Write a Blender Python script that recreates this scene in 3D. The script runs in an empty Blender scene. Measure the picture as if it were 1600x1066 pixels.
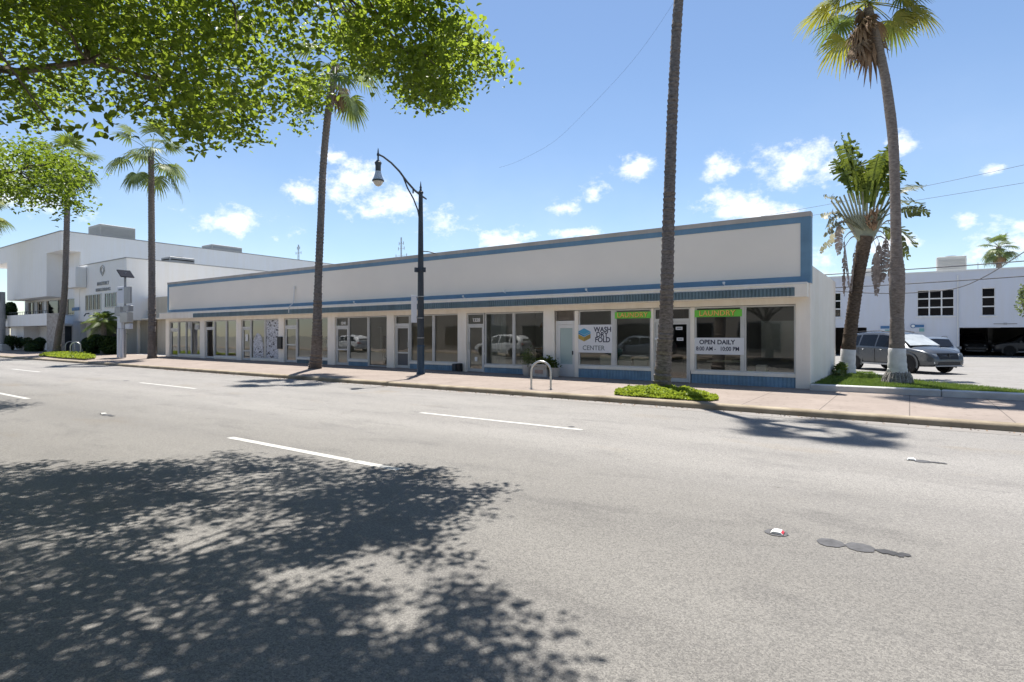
import bpy, math, random
import numpy as np
from mathutils import Vector, Matrix

C = bpy.context.scene.collection
SC = bpy.context.scene
PI = math.pi
R = math.radians

# ------------------------------------------------------------------ camera
cam_d = bpy.data.cameras.new("camera")
cam = bpy.data.objects.new("camera", cam_d)
C.objects.link(cam)
CAM_H = 1.70
CAM_YAW = R(34.917)
cam.location = (0, 0, CAM_H)
cam.rotation_euler = (R(90), 0, CAM_YAW)
cam_d.sensor_width = 36.0
cam_d.lens = 36.0 * 890.0 / 1600.0
cam_d.shift_y = -9.0 / 1600.0
cam_d.clip_start = 0.05
cam_d.clip_end = 3000.0
SC.camera = cam

# ------------------------------------------------------------------ exposure
SC.view_settings.view_transform = 'Standard'
SC.view_settings.look = 'None'
SC.view_settings.exposure = 0.98
SC.view_settings.gamma = 1.0
SC.cycles.max_bounces = 8
SC.cycles.transparent_max_bounces = 16
SC.cycles.caustics_reflective = False
SC.cycles.caustics_refractive = False
SC.cycles.sample_clamp_indirect = 6.0

# ------------------------------------------------------------------ sun
SUN_EL = R(70.5)
TRAVEL = Vector((0.55, -0.835, 0)).normalized()        # where shadows fall
sun_d = bpy.data.lights.new("sun", 'SUN')
sun_d.energy = 5.0
sun_d.angle = R(0.53)
sun_d.color = (1.0, 0.95, 0.88)
sun = bpy.data.objects.new("sun", sun_d)
C.objects.link(sun)
sdir = Vector((TRAVEL.x * math.cos(SUN_EL), TRAVEL.y * math.cos(SUN_EL), -math.sin(SUN_EL)))
sun.rotation_euler = sdir.to_track_quat('-Z', 'Y').to_euler()
sun.location = (0, 0, 40)

# ------------------------------------------------------------------ world
world = bpy.data.worlds.new("World")
SC.world = world
world.use_nodes = True


def build_world():
    nt = world.node_tree
    N, L = nt.nodes, nt.links
    N.clear()
    out = N.new('ShaderNodeOutputWorld')
    bg = N.new('ShaderNodeBackground')
    bg.inputs[1].default_value = 0.081
    L.new(bg.outputs[0], out.inputs[0])
    sky = N.new('ShaderNodeTexSky')
    sky.sky_type = 'NISHITA'
    sky.sun_disc = False
    sky.sun_elevation = SUN_EL
    sky.sun_rotation = math.atan2(-TRAVEL.x, -TRAVEL.y)
    sky.air_density = 1.0
    sky.dust_density = 0.2
    sky.ozone_density = 3.0
    tc = N.new('ShaderNodeTexCoord')
    sep = N.new('ShaderNodeSeparateXYZ')
    L.new(tc.outputs['Generated'], sep.inputs[0])

    def m(op, a, b=None, c=None, clamp=False):
        n = N.new('ShaderNodeMath')
        n.operation = op
        n.use_clamp = clamp
        for i, v in enumerate((a, b, c)):
            if v is None:
                continue
            if isinstance(v, (int, float)):
                n.inputs[i].default_value = v
            else:
                L.new(v, n.inputs[i])
        return n.outputs[0]
    az = m('ARCTAN2', sep.outputs[0], sep.outputs[1])
    el = m('ARCSINE', sep.outputs[2])
    # cumulus banks round the horizon: azimuth, elevation, half width, half height (radians)
    clouds = [(-1.064, .176, .078, .024), (-.873, .250, .050, .042), (-.830, .222, .062, .030), (-.909, .236, .033, .030),
              (-.955, .228, .034, .022), (-.721, .190, .046, .028), (-.626, .166, .055, .026), (-.464, .244, .028, .020),
              (-.514, .219, .033, .016), (-.399, .282, .047, .018), (-.235, .208, .060, .040), (-.259, .270, .031, .024),
              (-.150, .262, .070, .036), (-.098, .246, .040, .028), (-.110, .112, .026, .032), (.061, .156, .015, .016),
              (-.009, .268, .022, .022), (-.492, .176, .042, .010), (-.024, .135, .05, .02), (-.187, .188, .062, .026),
              (-.914, .292, .024, .014), (.091, .219, .012, .009), (.10, .12, .05, .03),
              (-1.35, .2, .10, .05), (.5, .25, .14, .06), (.9, .2, .2, .07), (1.6, .3, .3, .08), (2.3, .2, .25, .08),
              (2.9, .35, .3, .1), (-2.0, .25, .25, .08), (-2.6, .3, .2, .09), (-1.65, .35, .12, .05)]
    mx = None
    for a, e, wa, we in clouds:
        da = m('MULTIPLY', m('SUBTRACT', az, a), 1 / wa)
        de = m('MULTIPLY', m('SUBTRACT', el, e), 1 / we)
        d = m('SQRT', m('ADD', m('MULTIPLY', da, da), m('MULTIPLY', de, de)))
        v = m('SUBTRACT', 1.0, d)
        mx = v if mx is None else m('MAXIMUM', mx, v)
    mp = N.new('ShaderNodeMapping')
    mp.inputs['Scale'].default_value = (1, 1, 1.5)
    L.new(tc.outputs['Generated'], mp.inputs[0])

    def noise(scale, detail, rough):
        n = N.new('ShaderNodeTexNoise')
        n.inputs['Scale'].default_value = scale
        n.inputs['Detail'].default_value = detail
        n.inputs['Roughness'].default_value = rough
        L.new(mp.outputs[0], n.inputs['Vector'])
        return n.outputs[0]
    n1 = noise(17, 9, .68)
    n2 = noise(46, 6, .6)
    n3 = noise(3.2, 4, .55)
    dens = m('ADD', m('MULTIPLY', m('MAXIMUM', mx, -1.2), .84), m('ADD', m('MULTIPLY', m('SUBTRACT', n1, .5), 2.9), m('MULTIPLY', m('SUBTRACT', n2, .5), 1.1)))
    mr = N.new('ShaderNodeMapRange')
    mr.interpolation_type = 'SMOOTHSTEP'
    mr.inputs['From Min'].default_value = -.08
    mr.inputs['From Max'].default_value = .95
    L.new(dens, mr.inputs['Value'])
    # thin veil that thickens low down
    low = m('MULTIPLY', m('SUBTRACT', .42, el), 1.6, clamp=True)
    veil = m('MULTIPLY', m('MULTIPLY', m('SUBTRACT', n3, .35, clamp=True), low), .75)
    fac = m('MAXIMUM', m('MULTIPLY', mr.outputs[0], .93), veil)
    cc = N.new('ShaderNodeValToRGB')
    cc.color_ramp.elements[0].position = .3
    cc.color_ramp.elements[0].color = (6.6, 7.2, 8.2, 1)
    cc.color_ramp.elements[1].position = .62
    cc.color_ramp.elements[1].color = (8.2, 8.4, 8.7, 1)
    L.new(n1, cc.inputs[0])
    mix = N.new('ShaderNodeMix')
    mix.data_type = 'RGBA'
    L.new(fac, mix.inputs[0])
    L.new(sky.outputs[0], mix.inputs[6])
    L.new(cc.outputs[0], mix.inputs[7])
    L.new(mix.outputs[2], bg.inputs[0])


build_world()

# ------------------------------------------------------------------ helpers
FW = Vector((-math.sin(CAM_YAW), math.cos(CAM_YAW), 0))
RT = Vector((math.cos(CAM_YAW), math.sin(CAM_YAW), 0))


def wloc(o):
    v = Vector((0, 0, 0))
    while o is not None:
        v = v + Vector(o.location)
        o = o.parent
    return v


class MB:
    """collects shapes; build() links them as one mesh object"""

    def __init__(s):
        s.v, s.f, s.mi = [], [], []
        s.cur = 0

    def _add(s, vs, fs):
        b = len(s.v)
        s.v.extend([tuple(p) for p in vs])
        for f in fs:
            s.f.append(tuple(i + b for i in f))
            s.mi.append(s.cur)

    def box(s, x0, x1, y0, y1, z0, z1):
        s._add([(x0, y0, z0), (x1, y0, z0), (x1, y1, z0), (x0, y1, z0), (x0, y0, z1), (x1, y0, z1), (x1, y1, z1), (x0, y1, z1)],
               [(0, 3, 2, 1), (4, 5, 6, 7), (0, 1, 5, 4), (1, 2, 6, 5), (2, 3, 7, 6), (3, 0, 4, 7)])
        return s

    def bbox(s, x0, x1, y0, y1, z0, z1, b=.01):
        """box with bevelled vertical and top edges"""
        ring = []
        for (dx, z) in ((0, z0), (0, z1 - b), (b, z1)):
            ring.append([(x0 + dx + b, y0 + dx, z), (x1 - dx - b, y0 + dx, z), (x1 - dx, y0 + dx + b, z), (x1 - dx, y1 - dx - b, z),
                         (x1 - dx - b, y1 - dx, z), (x0 + dx + b, y1 - dx, z), (x0 + dx, y1 - dx - b, z), (x0 + dx, y0 + dx + b, z)])
        vs = [p for r_ in ring for p in r_]
        fs = []
        for k in range(2):
            for i in range(8):
                j = (i + 1) % 8
                fs.append((k * 8 + i, k * 8 + j, (k + 1) * 8 + j, (k + 1) * 8 + i))
        fs.append(tuple(16 + i for i in range(8)))
        fs.append(tuple(7 - i for i in range(8)))
        s._add(vs, fs)
        return s

    def obox(s, c, dx, dy, dz, M=None):
        """box centred on c, half sizes, rotated by the 3x3 M"""
        M = M or Matrix.Identity(3)
        c = Vector(c)
        vs = [c + M @ Vector((sx * dx, sy * dy, sz * dz)) for sz in (-1, 1) for (sx, sy) in ((-1, -1), (1, -1), (1, 1), (-1, 1))]
        s._add(vs, [(0, 3, 2, 1), (4, 5, 6, 7), (0, 1, 5, 4), (1, 2, 6, 5), (2, 3, 7, 6), (3, 0, 4, 7)])
        return s

    def poly(s, pts):
        s._add(pts, [tuple(range(len(pts)))])
        return s

    def prism(s, pts, z0, z1):
        n = len(pts)
        vs = [(x, y, z0) for x, y in pts] + [(x, y, z1) for x, y in pts]
        fs = [tuple(range(n - 1, -1, -1)), tuple(range(n, 2 * n))]
        for i in range(n):
            j = (i + 1) % n
            fs.append((i, j, n + j, n + i))
        s._add(vs, fs)
        return s

    def tube(s, pts, rad, n=10, cap=True):
        pts = [Vector(p) for p in pts]
        if isinstance(rad, (int, float)):
            rad = [rad] * len(pts)
        vs, fs = [], []
        up = Vector((0, 0, 1))
        prev = None
        for i, p in enumerate(pts):
            t = (pts[min(i + 1, len(pts) - 1)] - pts[max(i - 1, 0)])
            t = t.normalized() if t.length > 1e-9 else up
            if prev is None:
                a = t.cross(Vector((0, 1, 0)) if abs(t.y) < .9 else Vector((1, 0, 0))).normalized()
            else:
                a = (prev - t * prev.dot(t))
                a = a.normalized() if a.length > 1e-6 else t.orthogonal().normalized()
            prev = a
            b = t.cross(a)
            for k in range(n):
                th = 2 * PI * k / n
                vs.append(p + (a * math.cos(th) + b * math.sin(th)) * rad[i])
        for i in range(len(pts) - 1):
            for k in range(n):
                k2 = (k + 1) % n
                fs.append((i * n + k, i * n + k2, (i + 1) * n + k2, (i + 1) * n + k))
        if cap:
            fs.append(tuple(range(n - 1, -1, -1)))
            fs.append(tuple((len(pts) - 1) * n + k for k in range(n)))
        s._add(vs, fs)
        return s

    def lathe(s, c, prof, n=16):
        """profile of (radius, z) round a vertical axis through c"""
        vs, fs = [], []
        for (r_, z) in prof:
            for k in range(n):
                th = 2 * PI * k / n
                vs.append((c[0] + r_ * math.cos(th), c[1] + r_ * math.sin(th), c[2] + z))
        m_ = len(prof)
        for i in range(m_ - 1):
            for k in range(n):
                k2 = (k + 1) % n
                fs.append((i * n + k, i * n + k2, (i + 1) * n + k2, (i + 1) * n + k))
        fs.append(tuple(range(n - 1, -1, -1)))
        fs.append(tuple((m_ - 1) * n + k for k in range(n)))
        s._add(vs, fs)
        return s

    def build(s, name, mats, parent=None, smooth=False, at=None):
        me = bpy.data.meshes.new(name)
        org = wloc(parent) if parent is not None else Vector(at or (0, 0, 0))
        v = np.array(s.v, dtype=np.float64) - np.array(org)
        me.from_pydata(v.tolist(), [], s.f)
        if not isinstance(mats, (list, tuple)):
            mats = [mats]
        for m_ in mats:
            me.materials.append(m_)
        if len(mats) > 1:
            me.polygons.foreach_set('material_index', s.mi)
        if smooth:
            me.polygons.foreach_set('use_smooth', [True] * len(me.polygons))
            if smooth != 'all':
                try:
                    me.set_sharp_from_angle(angle=R(40))
                except Exception:
                    pass
        me.update()
        o = bpy.data.objects.new(name, me)
        C.objects.link(o)
        if parent is not None:
            o.parent = parent
        else:
            o.location = org
        return o


def thing(name, loc, label, cat, group=None, rz=0):
    o = bpy.data.objects.new(name, None)
    C.objects.link(o)
    o.location = loc
    o.rotation_euler = (0, 0, rz)
    o.empty_display_size = .2
    return tag(o, label, cat, group)


def tag(o, label=None, cat=None, group=None, kind=None):
    if label:
        o['label'] = label
    if cat:
        o['category'] = cat
    if group:
        o['group'] = group
    if kind:
        o['kind'] = kind
    return o


def copy_tree(o, parent=None):
    c = o.copy()
    C.objects.link(c)
    if parent is not None:
        c.parent = parent
    for ch in list(o.children):
        copy_tree(ch, c)
    return c


def text_mesh(name, body, size, m_, parent, org, rot=(R(90), 0, 0), extrude=.004, bold=0.0, spacing=1.0, sx=1.0):
    """lettering standing on a wall facing -Y; org is the centre in world space"""
    cu = bpy.data.curves.new(name, 'FONT')
    cu.body = body
    cu.size = size
    cu.extrude = extrude
    cu.offset = bold
    cu.space_character = spacing
    cu.align_x = 'CENTER'
    cu.align_y = 'CENTER'
    cu.resolution_u = 4
    t = bpy.data.objects.new(name, cu)
    C.objects.link(t)
    dg = bpy.context.evaluated_depsgraph_get()
    me = bpy.data.meshes.new_from_object(t.evaluated_get(dg))
    bpy.data.objects.remove(t)
    bpy.data.curves.remove(cu)
    o = bpy.data.objects.new(name, me)
    C.objects.link(o)
    me.materials.clear()
    me.materials.append(m_)
    o.parent = parent
    o.rotation_euler = rot
    o.scale = (sx, 1, 1)
    o.location = Vector(org) - wloc(parent)
    return o


def proj(p):
    """where a point falls in the 1600 px wide photograph"""
    d = p[0] * FW.x + p[1] * FW.y
    l = p[0] * RT.x + p[1] * RT.y
    if d < .3:
        return None
    return 800 + 890 * l / d, 524 - 890 * (p[2] - CAM_H) / d


def in_poly(x, y, poly):
    c = False
    n = len(poly)
    j = n - 1
    for i in range(n):
        xi, yi = poly[i]
        xj, yj = poly[j]
        if (yi > y) != (yj > y) and x < (xj - xi) * (y - yi) / (yj - yi) + xi:
            c = not c
        j = i
    return c


def sw(x, y):
    """height of the far pavement: flat at the kerb, rising towards the shops further down the street"""
    k = min(max((y - 13.45) / 5.05, 0), 1)
    return .14 + min(max(-2.0 - x, 0), 48) * .003 * k


# ------------------------------------------------------------------ materials
def new_mat(name):
    m_ = bpy.data.materials.new(name)
    m_.use_nodes = True
    nt = m_.node_tree
    b = nt.nodes['Principled BSDF']
    return m_, nt, b


def mat(name, col, rough=.7, var=.0, vscale=(2, 2, 2), bump=0.0, bscale=60, metal=0.0, spec=.3, col2=None, streak=0.0):
    m_, nt, b = new_mat(name)
    N, L = nt.nodes, nt.links
    b.inputs['Roughness'].default_value = rough
    b.inputs['Metallic'].default_value = metal
    b.inputs['Specular IOR Level'].default_value = spec
    b.inputs['Base Color'].default_value = (*col, 1)
    tc = N.new('ShaderNodeTexCoord')
    last = None
    if var > 0 or col2:
        mp = N.new('ShaderNodeMapping')
        mp.inputs['Scale'].default_value = vscale
        L.new(tc.outputs['Object'], mp.inputs[0])
        nz = N.new('ShaderNodeTexNoise')
        nz.inputs['Scale'].default_value = 1
        nz.inputs['Detail'].default_value = 6
        nz.inputs['Roughness'].default_value = .6
        L.new(mp.outputs[0], nz.inputs['Vector'])
        rp = N.new('ShaderNodeValToRGB')
        rp.color_ramp.elements[0].position = .3
        rp.color_ramp.elements[1].position = .7
        c2 = col2 or tuple(c * (1 - var) for c in col)
        rp.color_ramp.elements[0].color = (*c2, 1)
        rp.color_ramp.elements[1].color = (*[min(1, c * (1 + var * .4)) for c in col], 1)
        L.new(nz.outputs[0], rp.inputs[0])
        last = rp.outputs[0]
    if streak > 0:
        mp2 = N.new('ShaderNodeMapping')
        mp2.inputs['Scale'].default_value = (2.2, 2.2, .22)
        L.new(tc.outputs['Object'], mp2.inputs[0])
        n2 = N.new('ShaderNodeTexNoise')
        n2.inputs['Scale'].default_value = 1.4
        n2.inputs['Detail'].default_value = 8
        n2.inputs['Roughness'].default_value = .68
        L.new(mp2.outputs[0], n2.inputs['Vector'])
        r2 = N.new('ShaderNodeValToRGB')
        r2.color_ramp.elements[0].position = .34
        r2.color_ramp.elements[1].position = .6
        k = 1 - streak
        r2.color_ramp.elements[0].color = (k, k * .985, k * .95, 1)
        r2.color_ramp.elements[1].color = (1, 1, 1, 1)
        L.new(n2.outputs[0], r2.inputs[0])
        mx = N.new('ShaderNodeMix')
        mx.data_type = 'RGBA'
        mx.blend_type = 'MULTIPLY'
        mx.inputs[0].default_value = 1
        if last is None:
            mx.inputs[6].default_value = (*col, 1)
        else:
            L.new(last, mx.inputs[6])
        L.new(r2.outputs[0], mx.inputs[7])
        last = mx.outputs[2]
    if last is not None:
        L.new(last, b.inputs['Base Color'])
    if bump > 0:
        nb = N.new('ShaderNodeTexNoise')
        nb.inputs['Scale'].default_value = bscale
        nb.inputs['Detail'].default_value = 4
        L.new(tc.outputs['Object'], nb.inputs['Vector'])
        bp = N.new('ShaderNodeBump')
        bp.inputs['Strength'].default_value = bump
        bp.inputs['Distance'].default_value = .01
        L.new(nb.outputs[0], bp.inputs['Height'])
        L.new(bp.outputs[0], b.inputs['Normal'])
    return m_


def glass_mat(name, tint=(.74, .78, .77), refl=1.0):
    m_, nt, b = new_mat(name)
    N, L = nt.nodes, nt.links
    N.remove(b)
    out = [n for n in N if n.type == 'OUTPUT_MATERIAL'][0]
    tr = N.new('ShaderNodeBsdfTransparent')
    tr.inputs[0].default_value = (*tint, 1)
    gl = N.new('ShaderNodeBsdfGlossy')
    gl.inputs['Roughness'].default_value = .015
    gl.inputs[0].default_value = (.95, .97, .97, 1)
    fr = N.new('ShaderNodeFresnel')
    fr.inputs[0].default_value = 1.62
    mu = N.new('ShaderNodeMath')
    mu.operation = 'MULTIPLY'
    mu.use_clamp = True
    mu.inputs[1].default_value = 2.0 * refl
    L.new(fr.outputs[0], mu.inputs[0])
    # slight waviness of float glass
    tc = N.new('ShaderNodeTexCoord')
    nb = N.new('ShaderNodeTexNoise')
    nb.inputs['Scale'].default_value = .9
    L.new(tc.outputs['Object'], nb.inputs['Vector'])
    bp = N.new('ShaderNodeBump')
    bp.inputs['Strength'].default_value = .05
    bp.inputs['Distance'].default_value = .05
    L.new(nb.outputs[0], bp.inputs['Height'])
    L.new(bp.outputs[0], gl.inputs['Normal'])
    mx = N.new('ShaderNodeMixShader')
    L.new(mu.outputs[0], mx.inputs[0])
    L.new(tr.outputs[0], mx.inputs[1])
    L.new(gl.outputs[0], mx.inputs[2])
    L.new(mx.outputs[0], out.inputs[0])
    return m_


def leaf_mat(name, c1, c2, trans, fac=.45, rough=.45, vscale=1.3):
    """leaf with light coming through it; colour varies from spray to spray"""
    m_, nt, b = new_mat(name)
    N, L = nt.nodes, nt.links
    out = [n for n in N if n.type == 'OUTPUT_MATERIAL'][0]
    b.inputs['Roughness'].default_value = rough
    b.inputs['Specular IOR Level'].default_value = .18
    tc = N.new('ShaderNodeTexCoord')
    nz = N.new('ShaderNodeTexNoise')
    nz.inputs['Scale'].default_value = vscale
    nz.inputs['Detail'].default_value = 8
    nz.inputs['Roughness'].default_value = .75
    L.new(tc.outputs['Object'], nz.inputs['Vector'])
    rp = N.new('ShaderNodeValToRGB')
    rp.color_ramp.elements[0].position = .36
    rp.color_ramp.elements[0].color = (*c1, 1)
    rp.color_ramp.elements[1].position = .66
    rp.color_ramp.elements[1].color = (*c2, 1)
    L.new(nz.outputs[0], rp.inputs[0])
    L.new(rp.outputs[0], b.inputs['Base Color'])
    tl = N.new('ShaderNodeBsdfTranslucent')
    rt = N.new('ShaderNodeValToRGB')
    rt.color_ramp.elements[0].position = .30
    rt.color_ramp.elements[0].color = (*[c * .35 for c in trans], 1)
    rt.color_ramp.elements[1].position = .66
    rt.color_ramp.elements[1].color = (*trans, 1)
    L.new(nz.outputs[0], rt.inputs[0])
    L.new(rt.outputs[0], tl.inputs[0])
    mx = N.new('ShaderNodeMixShader')
    mx.inputs[0].default_value = fac
    L.new(b.outputs[0], mx.inputs[1])
    L.new(tl.outputs[0], mx.inputs[2])
    L.new(mx.outputs[0], out.inputs[0])
    return m_


def asphalt_mat():
    m_, nt, b = new_mat('asphalt')
    N, L = nt.nodes, nt.links
    tc = N.new('ShaderNodeTexCoord')

    def noise(scale, detail=4, rough=.6, sc=None):
        n = N.new('ShaderNodeTexNoise')
        n.inputs['Scale'].default_value = scale
        n.inputs['Detail'].default_value = detail
        n.inputs['Roughness'].default_value = rough
        if sc:
            mp = N.new('ShaderNodeMapping')
            mp.inputs['Scale'].default_value = sc
            L.new(tc.outputs['Object'], mp.inputs[0])
            L.new(mp.outputs[0], n.inputs['Vector'])
        else:
            L.new(tc.outputs['Object'], n.inputs['Vector'])
        return n.outputs[0]

    def ramp(src, p0, c0, p1, c1):
        r_ = N.new('ShaderNodeValToRGB')
        r_.color_ramp.elements[0].position = p0
        r_.color_ramp.elements[0].color = (*c0, 1)
        r_.color_ramp.elements[1].position = p1
        r_.color_ramp.elements[1].color = (*c1, 1)
        L.new(src, r_.inputs[0])
        return r_.outputs[0]

    def mul(a, b_, f=1.0, mode='MULTIPLY'):
        x = N.new('ShaderNodeMix')
        x.data_type = 'RGBA'
        x.blend_type = mode
        x.inputs[0].default_value = f
        L.new(a, x.inputs[6])
        L.new(b_, x.inputs[7])
        return x.outputs[2]
    base = ramp(noise(.35, 6, .65, (.35, 1.4, 1)), .3, (.190, .184, .175), .7, (.227, .221, .211))
    # aggregate: pale and dark stones of about a centimetre
    vo = N.new('ShaderNodeTexVoronoi')
    vo.inputs['Scale'].default_value = 95
    L.new(tc.outputs['Object'], vo.inputs['Vector'])
    hsv = N.new('ShaderNodeSeparateColor')
    L.new(vo.outputs['Color'], hsv.inputs[0])
    st = ramp(hsv.outputs[0], .0, (.60, .60, .60), 1.0, (1.30, 1.29, 1.26))
    pits = ramp(noise(150, 3, .7), .36, (.45, .45, .46), .52, (1.06, 1.06, 1.06))
    # the far lanes are a smoother, paler mat than the coarse near ones
    sp = N.new('ShaderNodeSeparateXYZ')
    L.new(tc.outputs['Object'], sp.inputs[0])
    wob = N.new('ShaderNodeMath')
    wob.operation = 'MULTIPLY_ADD'
    wob.inputs[1].default_value = 1.6
    L.new(noise(.5, 5, .6, (.25, .6, 1)), wob.inputs[0])
    L.new(sp.outputs[1], wob.inputs[2])
    lane = N.new('ShaderNodeMapRange')
    lane.interpolation_type = 'SMOOTHSTEP'
    lane.inputs['From Min'].default_value = 5.6
    lane.inputs['From Max'].default_value = 9.4
    L.new(wob.outputs[0], lane.inputs['Value'])
    lc = ramp(lane.outputs[0], 0, (.84, .83, .815), 1, (1.13, 1.12, 1.11))
    base = mul(base, lc)
    c = mul(base, st, .8)
    c = mul(c, pits, .8)
    # a few longer smears and worn patches
    patch = ramp(noise(1.3, 8, .7, (.4, 1.1, 1)), .33, (.80, .80, .81), .47, (1, 1, 1))
    c = mul(c, patch)
    spots = ramp(noise(5.0, 5, .65, (.6, 1.6, 1)), .275, (.60, .58, .55), .325, (1, 1, 1))
    c = mul(c, spots)
    stain = ramp(noise(.55, 5, .6, (.6, 1.3, 1)), .60, (1, 1, 1), .74, (.93, .87, .79))
    c = mul(c, stain)
    wy = N.new('ShaderNodeMath')
    wy.operation = 'PINGPONG'
    wy.inputs[1].default_value = .95
    L.new(wob.outputs[0], wy.inputs[0])
    wheel = ramp(wy.outputs[0], .05, (.95, .95, .955), .55, (1.02, 1.02, 1.02))
    c = mul(c, wheel)
    vc = N.new('ShaderNodeTexVoronoi')
    vc.feature = 'DISTANCE_TO_EDGE'
    vc.inputs['Scale'].default_value = .33
    mpv = N.new('ShaderNodeMapping')
    mpv.inputs['Scale'].default_value = (.5, 1.0, 1)
    nzv = N.new('ShaderNodeTexNoise')
    nzv.inputs['Scale'].default_value = 1.6
    nzv.inputs['Detail'].default_value = 6
    L.new(tc.outputs['Object'], nzv.inputs['Vector'])
    addv = N.new('ShaderNodeMix')
    addv.data_type = 'RGBA'
    addv.blend_type = 'ADD'
    addv.inputs[0].default_value = .9
    L.new(tc.outputs['Object'], addv.inputs[6])
    L.new(nzv.outputs['Color'], addv.inputs[7])
    L.new(addv.outputs[2], mpv.inputs[0])
    L.new(mpv.outputs[0], vc.inputs['Vector'])
    crack = ramp(vc.outputs['Distance'], .0012, (.80, .79, .78), .004, (1, 1, 1))
    gate = ramp(noise(.22, 3, .5), .56, (0, 0, 0), .66, (1, 1, 1))
    cm = N.new('ShaderNodeMix')
    cm.data_type = 'RGBA'
    cm.blend_type = 'MULTIPLY'
    L.new(gate, cm.inputs[0])
    L.new(c, cm.inputs[6])
    L.new(crack, cm.inputs[7])
    c = cm.outputs[2]
    L.new(c, b.inputs['Base Color'])
    b.inputs['Roughness'].default_value = .82
    b.inputs['Specular IOR Level'].default_value = .25
    bp = N.new('ShaderNodeBump')
    bp.inputs['Strength'].default_value = .55
    bp.inputs['Distance'].default_value = .006
    L.new(noise(130, 4, .7), bp.inputs['Height'])
    L.new(bp.outputs[0], b.inputs['Normal'])
    return m_


def paving_mat(name, c1, c2, jx=1.52, jy=0, joint=.45):
    """tinted concrete with saw-cut joints every jx metres"""
    m_, nt, b = new_mat(name)
    N, L = nt.nodes, nt.links
    tc = N.new('ShaderNodeTexCoord')
    nz = N.new('ShaderNodeTexNoise')
    nz.inputs['Scale'].default_value = .9
    nz.inputs['Detail'].default_value = 9
    nz.inputs['Roughness'].default_value = .65
    L.new(tc.outputs['Object'], nz.inputs['Vector'])
    rp = N.new('ShaderNodeValToRGB')
    rp.color_ramp.elements[0].position = .32
    rp.color_ramp.elements[0].color = (*c1, 1)
    rp.color_ramp.elements[1].position = .68
    rp.color_ramp.elements[1].color = (*c2, 1)
    L.new(nz.outputs[0], rp.inputs[0])
    n2 = N.new('ShaderNodeTexNoise')
    n2.inputs['Scale'].default_value = 7
    n2.inputs['Detail'].default_value = 6
    L.new(tc.outputs['Object'], n2.inputs['Vector'])
    r2 = N.new('ShaderNodeValToRGB')
    r2.color_ramp.elements[0].position = .30
    r2.color_ramp.elements[0].color = (.72, .70, .67, 1)
    r2.color_ramp.elements[1].position = .42
    r2.color_ramp.elements[1].color = (1, 1, 1, 1)
    L.new(n2.outputs[0], r2.inputs[0])
    mx = N.new('ShaderNodeMix')
    mx.data_type = 'RGBA'
    mx.blend_type = 'MULTIPLY'
    mx.inputs[0].default_value = 1
    L.new(rp.outputs[0], mx.inputs[6])
    L.new(r2.outputs[0], mx.inputs[7])
    col = mx.outputs[2]
    sep = N.new('ShaderNodeSeparateXYZ')
    L.new(tc.outputs['Object'], sep.inputs[0])
    for ax, st in ((0, jx), (1, jy)):
        if not st:
            continue
        d = N.new('ShaderNodeMath')
        d.operation = 'PINGPONG'
        d.inputs[1].default_value = st / 2
        L.new(sep.outputs[ax], d.inputs[0])
        lt = N.new('ShaderNodeMath')
        lt.operation = 'LESS_THAN'
        lt.inputs[1].default_value = .009
        L.new(d.outputs[0], lt.inputs[0])
        m2 = N.new('ShaderNodeMix')
        m2.data_type = 'RGBA'
        m2.blend_type = 'MULTIPLY'
        L.new(lt.outputs[0], m2.inputs[0])
        L.new(col, m2.inputs[6])
        m2.inputs[7].default_value = (joint, joint, joint, 1)
        col = m2.outputs[2]
    L.new(col, b.inputs['Base Color'])
    b.inputs['Roughness'].default_value = .85
    b.inputs['Specular IOR Level'].default_value = .2
    nb = N.new('ShaderNodeTexNoise')
    nb.inputs['Scale'].default_value = 90
    L.new(tc.outputs['Object'], nb.inputs['Vector'])
    bp = N.new('ShaderNodeBump')
    bp.inputs['Strength'].default_value = .25
    bp.inputs['Distance'].default_value = .004
    L.new(nb.outputs[0], bp.inputs['Height'])
    L.new(bp.outputs[0], b.inputs['Normal'])
    return m_


def bark_mat(name, c1, c2, rings=True, scale=9):
    m_, nt, b = new_mat(name)
    N, L = nt.nodes, nt.links
    tc = N.new('ShaderNodeTexCoord')
    mp = N.new('ShaderNodeMapping')
    mp.inputs['Scale'].default_value = (1.0, 1.0, 2.6 if rings else .35)
    L.new(tc.outputs['Object'], mp.inputs[0])
    nz = N.new('ShaderNodeTexNoise')
    nz.inputs['Scale'].default_value = scale
    nz.inputs['Detail'].default_value = 8
    nz.inputs['Roughness'].default_value = .7
    L.new(mp.outputs[0], nz.inputs['Vector'])
    rp = N.new('ShaderNodeValToRGB')
    rp.color_ramp.elements[0].position = .33
    rp.color_ramp.elements[0].color = (*c1, 1)
    rp.color_ramp.elements[1].position = .68
    rp.color_ramp.elements[1].color = (*c2, 1)
    L.new(nz.outputs[0], rp.inputs[0])
    L.new(rp.outputs[0], b.inputs['Base Color'])
    b.inputs['Roughness'].default_value = .9
    b.inputs['Specular IOR Level'].default_value = .15
    bp = N.new('ShaderNodeBump')
    bp.inputs['Strength'].default_value = .8
    bp.inputs['Distance'].default_value = .02
    L.new(nz.outputs[0], bp.inputs['Height'])
    L.new(bp.outputs[0], b.inputs['Normal'])
    return m_


def ribbed_mat(name, col, period, axis=0):
    """painted corrugated metal: the ribs are geometry, this only adds chalky weathering"""
    return mat(name, col, rough=.55, var=.22, vscale=(1.2, 1.2, 4), streak=.18)


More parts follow.
